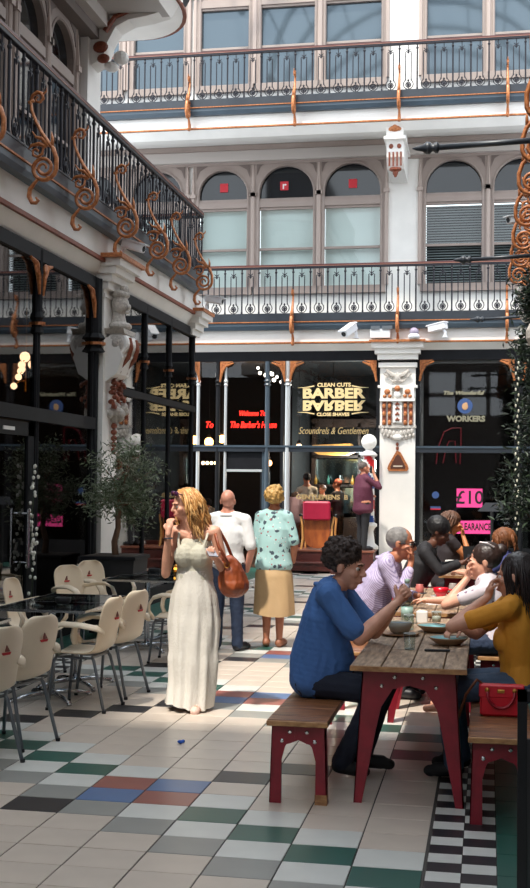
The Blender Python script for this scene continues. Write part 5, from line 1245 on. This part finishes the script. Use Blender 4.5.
for sx in (-1, 1): b.tube([P(sx*.034+.024*cos(a), .104, .002+.017*sin(a)) for a in [2*pi*i/12 for i in range(12)]], .0035, 5, closed=True); b.tube([P(sx*.060, .100, .006), P(sx*.080, .04, .004), P(sx*.082, -.01, .0)], .0035, 5)
b.tube([P(-.010, .106, .004), P(.010, .106, .004)], .003, 5); b.use(mat('tinted_lens', (64, 54, 54), .1))
for sx in (-1, 1): b.ell(P(sx*.034, .102, .002), (.022, .003, .016), M3, 10, 6)
b.build('glasses', t)
MB().use(mat('dark_camera_strap', (46, 40, 48), .7)).tube([(-.12, .10, 1.10), (0, .16, 1.09), (.10, .30, .98), (.13, .34, .82), (.14, .26, .70)], .014, 6, ell=.4).build('shoulder_strap', t)
BT = mat('black_sheer_top', (30, 28, 32), .75)
Pb = at_y(410, 585, 12.6); Ph = at_y(439, 530, 12.6); hy = Ph.x-Pb.x
J = sit((0, hy*.55, 1.02), (0, hy, Ph.z-.02), .21, elR=(.25, hy+.02, .86), wrR=(.10, hy+.22, .93), elL=(-.24, hy, .86), wrL=(-.06, hy+.22, .93))
t, P, M3, g = person('woman in a sheer black top and red skirt looking down at her phone', (Pb.x, 12.6, 0), -pi/2, J, None, SKIND, BT, None, DKSH, build=1.3, sleeve=1.85, female=True, vox=.009, bust=.08, face=False, hands=(dict(d=(-.2, .8, .2), nrm=(-.3, 0, 1), curl=.7), dict(d=(.2, .8, .2), nrm=(.3, 0, 1), curl=.7)), headpose=((.1, 1, -.5), (0, .35, 1)), hs=1.1, topkw={'name': 'top'})
hair_cap(P, M3, mat('black_hair', (24, 22, 24), .5), t, 1.1, c=(0, -.03, .05), r=(.10, .115, .10), disp=.006, vox=.01)
REDC = mat('red_cloth', (206, 30, 52), .7, var=.15, vscale=5)
b = MB(); b.ell((0, 0, .56), (.22, .20, .13)); b.caps((.12, .0, .56), .13, (.14, .42, .55), .11); b.caps((-.12, 0, .56), .13, (-.14, .42, .55), .11); b.caps((0, .1, .54), .13, (0, .42, .52), .11); b.caps((0, .42, .50), .12, (0, .45, .32), .10); b.caps((.1, .42, .50), .12, (.12, .45, .32), .10)
link('skirt', remesh(b, 'skirt', .012, REDC, 3, disp=.006), t)
t2 = link('phone', MB().use(BLACKF).bbox(-.036, .036, -.07, .07, -.005, .005, .003).mesh('p'), None, (Pb.x+hy+.36, 12.6, 1.0)); t2.rotation_euler = (0, -.5, pi/2); tag(t2, 'phone in the hands of the woman in black', 'phone')
# curly haired woman
RUSTT = mat('dark_plum_top', (44, 36, 40), .8)
Pc2 = at_y(443, 560, 14.3); Ph = at_y(452, 523, 14.3); hy = Ph.x-Pc2.x
J = sit((0, .06, 1.0), (0, hy, Ph.z), .17, elR=(.20, .28, .86), wrR=(.06, hy+.12, 1.14), elL=(-.2, .3, .84), wrL=(-.02, .34, .84))
t, P, M3, g = person('curly-haired woman in a dark sleeveless top leaning on her hand beyond the woman in black', (Pc2.x, 14.35, 0), radians(-75), J, None, mat('golden_tan_skin', (206, 134, 86), .5), RUSTT, mat('dark_leggings', (40, 40, 46), .8), None, build=1.0, sleeve=.3, female=True, vox=.010, bust=.06, face=False, hands=(dict(d=(-.1, -.1, 1), nrm=(0, -1, 0), curl=.8), {}), headpose=((.35, 1, -.3), (0, .2, 1)), hs=1.05, topkw={'name': 'top'})
BRC = mat('brown_curls', (110, 74, 54), .5, var=.4, vscale=25)
hair_cap(P, M3, BRC, t, 1.05, r=(.095, .108, .095), disp=.01, vox=.009); strands(P, BRC, 70, .30, roots_long, wave=.02, out=.05, r=.014, rnd=random.Random(5), segs=7).build('hair_locks', t, True)
# red-haired woman
GING = mat('ginger_hair', (158, 98, 60), .5, var=.35, vscale=20)
BLW = pattern('blue_white_print', (70, 74, 128), [((180, 184, 214), .10)], 14)
Pr = at_y(507, 585, 12.2); Ph = at_y(502, 542, 12.2); hy = Pr.x-Ph.x
J = sit((0, .03, 1.0), (0, hy, Ph.z), .18)
t, P, M3, g = person('woman with ginger bob and blue printed top, facing left beneath the dark tree', (Pr.x, 12.2, 0), radians(80), J, None, SKINL, BLW, NAVY, None, build=1.05, sleeve=.9, female=True, vox=.010, bust=.06, face=False, headpose=((.0, 1, -.2), (0, .1, 1)), hs=1.08, topkw={'name': 'top'})
hair_cap(P, M3, GING, t, 1.08, c=(0, -.025, .035), r=(.098, .110, .098), disp=.008, vox=.009); strands(P, GING, 60, .17, roots_long, wave=.01, out=.03, r=.014, rnd=random.Random(6), segs=6).build('hair_locks', t, True)
# woman with hair clip
DKH = mat('dark_brown_hair', (58, 42, 38), .42, var=.35, vscale=20); WPR = pattern('white_patterned_top', (206, 196, 204), [((120, 96, 120), .09)], 18)
Pn = at_y(492, 615, 9.3); Ph = at_y(484, 562, 9.3); hy = Pn.x-Ph.x
J = sit((0, hy*.5, .97), (0, hy, Ph.z), .18, elL=(-.17, .33, .83), wrL=(-.05, hy+.12, 1.03), elR=(.22, .30, .83), wrR=(.16, .50, .83))
t, P, M3, g = person('dark-haired woman with a hair clip in a white patterned top, chin on her hand', (Pn.x, 9.35, 0), radians(84), J, None, SKINL, WPR, NAVY, None, build=1.05, sleeve=.55, female=True, vox=.008, bust=.06, hands=({'d': (.2, .75, 0), 'curl': .4}, dict(d=(.1, -.1, 1), nrm=(0, -1, 0), curl=.8)), headpose=((-.1, 1, -.15), (0, .05, 1)), hs=1.15, topkw={'name': 'top'})
hair_cap(P, M3, DKH, t, 1.15, c=(0, -.028, .038), r=(.088, .104, .094), disp=.003, vox=.007, extra=lambda b: b.ell(P(0, -.12, .06), (.05, .05, .05)))
MB().use(mat('silver_clip', (190, 180, 180), .3, metal=.6)).tube([P(-.05, .01, .131), P(-.066, -.04, .118), P(-.072, -.08, .088)], .008, 6, ell=.5).build('hair_clip', t)
# woman in mustard
MUST = mat('mustard_jersey', (222, 150, 44), .8, var=.12, vscale=6, bump=.3, bscale=16)
J = sit((0, .0, .975), (0, .01, 1.20), .18, hip=(0, -.03, .57), shL=(-.175, .045, 1.02), shR=(.175, .06, 1.02), elL=(-.20, .37, .905), wrL=(-.07, .17, 1.075), elR=(.20, .26, .82), wrR=(.13, .33, .86))
t, P, M3, g = person('woman with long dark hair in a mustard t-shirt, elbow on the nearest table', (.175, 7.38, 0), radians(86), J, None, SKINL, MUST, mat('blue_denim', (70, 90, 116), .8, var=.25, vscale=12, bump=.2), BLACK, build=1.06, sleeve=.62, female=True, vox=.0065, bust=.06, hands=(dict(d=(-.35, .5, -.12), curl=.7), dict(d=(.2, -.25, .9), nrm=(.2, -.9, 0), curl=.9)), headpose=((.25, 1, -.1), (0, 0, 1)), hs=1.12, shirt_disp=.007, armr=(.048, .040, .035, .025))
DKH2 = mat('near_black_hair', (44, 32, 30), .38, var=.3, vscale=20)
hair_cap(P, M3, DKH2, t, 1.12, c=(0, -.024, .038), r=(.087, .100, .092), disp=.003, vox=.007)
strands(P, DKH2, 170, .30, roots_long, wave=.005, out=.022, r=.0085, rnd=random.Random(8), segs=8, sweep=(0, -.01)).build('hair_locks', t, True)
# people inside the barber shop
def inside(label, px, py_head, y, z0, rz, top, hairm, seated=False, hs=1.08, **k):
    Q = at_y(px, py_head, y)
    if seated: J = sit((0, .0, 1.0), (0, .03, Q.z-z0), .18)
    else: J = stand(Q.z-z0+.12, .19, .09, elR=(.25, .18, 1.10), wrR=(.12, .38, 1.18), elL=(-.25, .18, 1.10), wrL=(-.12, .38, 1.15))
    t, P, M3, g = person(label, (Q.x, y, z0), rz, J, None, SKINM, top, BLACK if not seated else None, None, vox=.013, face=False, sleeve=1.0, **k)
    hair_cap(P, M3, hairm, t, 1, vox=.012, disp=.004); return t
inside('barber in a cream shirt working with his back to the window', 307, 478, 25.6, .02, radians(25), mat('cream_shirt', (214, 206, 186), .8), BLACK)
tc = inside('seated customer wrapped in a pink cape by the left edge of the barber window', 295, 498, 24.9, .35, radians(-20), mat('pink_cape', (222, 176, 172), .7), BRC, True, build=1.3)
inside('barber in a black shirt leaning over at the back of the barber shop', 338, 484, 26.2, .02, radians(70), BT, mat('auburn_hair', (120, 60, 40), .6))
inside('second customer seated deep in the barber shop, only head visible', 323, 490, 27.4, .3, radians(150), BT, BRC, True)
inside('figure in a pale shirt standing in the dim room left of the doorway', 208, 505, 27.0, .02, radians(60), mat('dim_pale_shirt', (170, 165, 158), .8), BLACK)

# ================================================================== TABLEWARE
TEAL = mat('teal_glazed_bowl', (124, 190, 196), .3); CLAY = mat('stoneware_rim', (160, 132, 108), .6); GREYB = mat('grey_stoneware', (168, 166, 156), .5); WCH = mat('white_china', (232, 228, 224), .25); REDCH = mat('red_cup_glaze', (206, 22, 42), .25)
TZ = .762
def plate(label, x, y, r, grp=None, h=.045):
    t = thing('plate', label, 'plate', (x, y, TZ), 0, grp)
    MB().use(CLAY).lathe([(r*.55, 0), (r*.6, .004), (r*.92, h*.8), (r, h), (r*.985, h+.002), (r*.90, h*.75)], n=24).build('plate_rim', t, True); MB().use(TEAL).lathe([(r*.905, h*.93), (r*.85, h*.65), (r*.55, .010), (.001, .008)], n=24).build('glazed_well', t, True); return t
plate('teal glazed plate with clay rim on the nearest table, farther of the two', -.335, 8.12, .135)
plate('teal glazed plate with clay rim and cutlery scraps, nearer the table corner', -.235, 7.50, .125)
o = MB().use(mat('food_scraps', (150, 96, 60), .6)).ell((0, 0, .0), (.03, .02, .012)).use(WCH).ell((.03, .01, .0), (.02, .015, .01)).build('leftover_food', None, True); o.location = (-.25, 7.50, TZ+.025); tag(o, 'leftover food on the nearer teal plate', 'food')
def cutlery(label, x, y, z, rz, tilt=0, nm='fork'):
    b = MB().use(STEEL).bbox(-.006, .006, -.09, .03, 0, .003, .001).bbox(-.012, .012, .03, .09, 0, .003, .001); o = b.build(nm); o.location = (x, y, z); o.rotation_euler = (tilt, 0, rz); tag(o, label, 'cutlery')
cutlery('steel fork lying across the farther teal plate', -.30, 8.1, TZ+.05, .6); cutlery('steel knife resting on the nearer teal plate', -.19, 7.54, TZ+.05, 2.2, nm='knife')
o = MB().use(BLACK).bbox(-.075, .075, -.012, .012, 0, .012, .003).build('spectacle_case'); o.location = (-.29, 7.17, TZ); o.rotation_euler = (0, 0, .1); tag(o, 'slim black case lying on the nearest table edge', 'case')
t = thing('soup_bowl', 'grey stoneware bowl with blue inside on a wooden saucer before the man in blue', 'bowl', (-.56, 7.88, TZ))
MB().use(mat('wood_saucer', (150, 110, 76), .5)).lathe([(.10, 0), (.125, .008), (.13, .014), (.10, .010)], n=22).build('saucer', t, True); MB().use(GREYB).lathe([(.035, .012), (.06, .02), (.078, .06), (.08, .085), (.075, .085), (.07, .06)], n=20).build('bowl_body', t, True); MB().use(mat('blue_glaze', (84, 130, 160), .3)).lathe([(.074, .078), (.05, .07), (.001, .068)], n=20).build('bowl_inside', t, True)
def tumbler(label, x, y, r, h, fill=None, z=TZ, grp=None):
    t = thing('glass_tumbler', label, 'glass', (x, y, z), 0, grp); MB().use(G_CLEAR).lathe([(r*.85, 0), (r*.9, .004), (r, h), (r*.93, h), (r*.82, .01), (.001, .008)], n=16).build('glass_wall', t, True)
    MB().use(mat('thick_glass_rim', (190, 200, 200), .1)).tube([(r*.97*cos(a), r*.97*sin(a), h) for a in [2*pi*i/16 for i in range(16)]], .0022, 5, closed=True).lathe([(r*.84, .001), (r*.84, .006)], n=16).build('rim_and_base', t)
    if fill: MB().use(fill).lathe([(r*.8, .011), (r*.86, h*.6), (.001, h*.61)], n=14).build('drink', t, True)
tumbler('empty clear tumbler at the left front of the nearer teal plate', -.455, 7.22, .036, .095)
tumbler('clear tumbler with a milky drink beside the white candle holder', -.355, 8.62, .036, .08, mat('milky_drink', (206, 196, 184), .4))
tumbler('clear tumbler between bowl and bottle on the nearest table', -.52, 8.18, .036, .10)
t = thing('candle_holder', 'square white candle holder on the nearest table', 'candle', (-.455, 8.60, TZ)); MB().use(WCH).bbox(-.04, .04, -.04, .04, 0, .085, .006).build('holder', t); MB().use(mat('wax', (240, 226, 206), .5)).lathe([(.03, .085), (.03, .09)], n=12).build('candle_wax', t)
t = thing('water_bottle', 'tall clear glass water bottle standing on the nearest table', 'bottle', (-.555, 8.50, TZ))
MB().use(glass('greenish_bottle_glass', (.70, .80, .78), 1.0)).lathe([(.038, 0), (.042, .01), (.042, .16), (.036, .20), (.018, .235), (.015, .29), (.018, .30), (.001, .302)], n=18).build('bottle_glass', t, True); MB().use(mat('bottle_label', (150, 176, 168), .4)).lathe([(.0428, .05), (.0428, .12)], n=18).build('bottle_label', t, True)
MB().use(mat('bottle_cap', (130, 150, 140), .4)).lathe([(.019, .285), (.019, .315), (.001, .318)], n=12).build('bottle_cap', t, True)
t = thing('coffee_cup', 'wide red coffee cup with saucer on the second table', 'cup', (-.40, 10.55, TZ))
MB().use(WCH).lathe([(.05, 0), (.085, .008), (.09, .012), (.05, .008)], n=20).build('saucer', t, True); MB().use(REDCH).lathe([(.035, .01), (.04, .016), (.062, .05), (.066, .085), (.062, .085), (.055, .05), (.001, .03)], n=20).build('cup_body', t, True); MB().use(REDCH).tube([(.06, 0, .07), (.09, 0, .068), (.098, 0, .05), (.08, 0, .035), (.055, 0, .035)], .008, 6).build('handle', t, True); MB().use(mat('coffee', (92, 56, 36), .3)).lathe([(.060, .074), (.001, .0745)], n=18).build('coffee', t)
o = MB().use(WCH).bbox(-.07, .07, -.06, .06, 0, .004, .001).build('napkin'); o.location = (-.42, 9.95, TZ); o.rotation_euler = (0, 0, .3); tag(o, 'folded white napkin on the second table in front of the red cup', 'napkin')
def jar(label, x, y, col, z=TZ):
    t = thing('glass_jar', label, 'jar', (x, y, z)); MB().use(col).lathe([(.034, 0), (.038, .006), (.038, .06), (.030, .068), (.033, .08), (.001, .081)], n=16).build('jar_body', t, True); MB().use(GREYM).lathe([(.05, 0), (.065, .004), (.05, .006)], n=16).build('coaster', t, True)
jar('small red and white jar on a dark coaster on the second table', -.60, 10.9, mat('jar_red_white', (196, 110, 104), .4)); jar('small grey jar right of the red cup on the second table', -.31, 11.1, mat('jar_grey', (160, 150, 144), .4))
t = thing('mug', 'pale printed mug on the farthest small table', 'mug', (at_y(450, 570, 13.35).x, 13.35, TZ)); MB().use(WCH).lathe([(.045, 0), (.05, .006), (.055, .15), (.05, .15), (.04, .02)], n=16).build('mug_body', t, True); MB().use(mat('mug_print', (206, 130, 80), .5)).lathe([(.0535, .045), (.0555, .11)], n=16).build('printed_band', t, True)
o = MB().use(BLACK).prism([(-.15, 0), (.15, 0), (.15, .30), (-.15, .30)], -.01, .01, 'y').build('menu_card'); Q = at_y(478, 545, 13.6); o.location = (Q.x, 13.6, TZ); o.rotation_euler = (-.25, 0, .5); tag(o, 'large black menu propped on the farthest table', 'menu')
# red handbag on the bench
RL = mat('red_handbag_leather', (206, 24, 44), .35)
t = thing('handbag', 'small structured red handbag with arched handle on the right bench', 'bag', (.075, 6.88, .462))
MB().use(RL).bbox(-.115, .125, -.06, .06, 0, .165, .012).build('bag_body', t); MB().use(RL).bbox(-.12, .13, -.064, .0, .10, .175, .008).build('flap', t)
MB().use(mat('dark_red_handle', (150, 14, 34), .35)).tube([(-.075, -.068, .14)]+[(-.0-.075*cos(a), -.075-.01*sin(a), .14-.09*sin(a)) for a in [pi*i/10 for i in range(1, 10)]]+[(.075, -.068, .14)], .009, 6).build('handle', t, True)
b = MB().use(GOLDM)
for sx in (-.075, .075): b.ell((sx, -.07, .145), (.014, .008, .014))
b.bbox(-.02, .02, -.07, -.062, .13, .15, .003); b.build('metal_fittings', t)
MB().use(mat('brown_strap', (120, 74, 50), .5)).tube([(-.10, -.02, .17), (-.13, -.05, .20), (-.19, -.08, .12), (-.235, -.10, -.02), (-.26, -.11, -.14)], .008, 5).build('shoulder_strap', t)
# bright blue litter on the floor, dark bags
Q = at_z(180.5, 743.5, 0); o = MB().use(mat('bright_blue_plastic', (36, 90, 190), .4)).ell((0, 0, .012), (.022, .016, .012)).ell((.016, .01, .014), (.012, .01, .012)).build('plastic_scrap', None, True); o.location = Q; tag(o, 'tiny bright blue plastic scrap on the beige tiles', 'litter')
o = MB().use(BLACK).prism([(-.3, 0), (.3, 0), (.26, .62), (-.22, .62)], -.02, .02, 'y').build('a'); bpy.data.objects.remove(o)
t = thing('open_laptop', 'dark angled screen seen edge-on below the pink posters', 'laptop', (at_y(492, 512, 22.5).x, 22.5, 0)); Q = at_y(492, 506, 22.5)
MB().use(mat('dark_slate_top', (70, 72, 78), .4)).prism([(-.26, Q.z-.10), (.26, Q.z-.10), (.18, Q.z+.06), (-.12, Q.z+.06)], -.02, .02, 'y').build('screen', t); MB().use(BLACK).lathe([(.2, 0), (.03, .03), (.03, Q.z-.1)], n=10).build('stand', t)
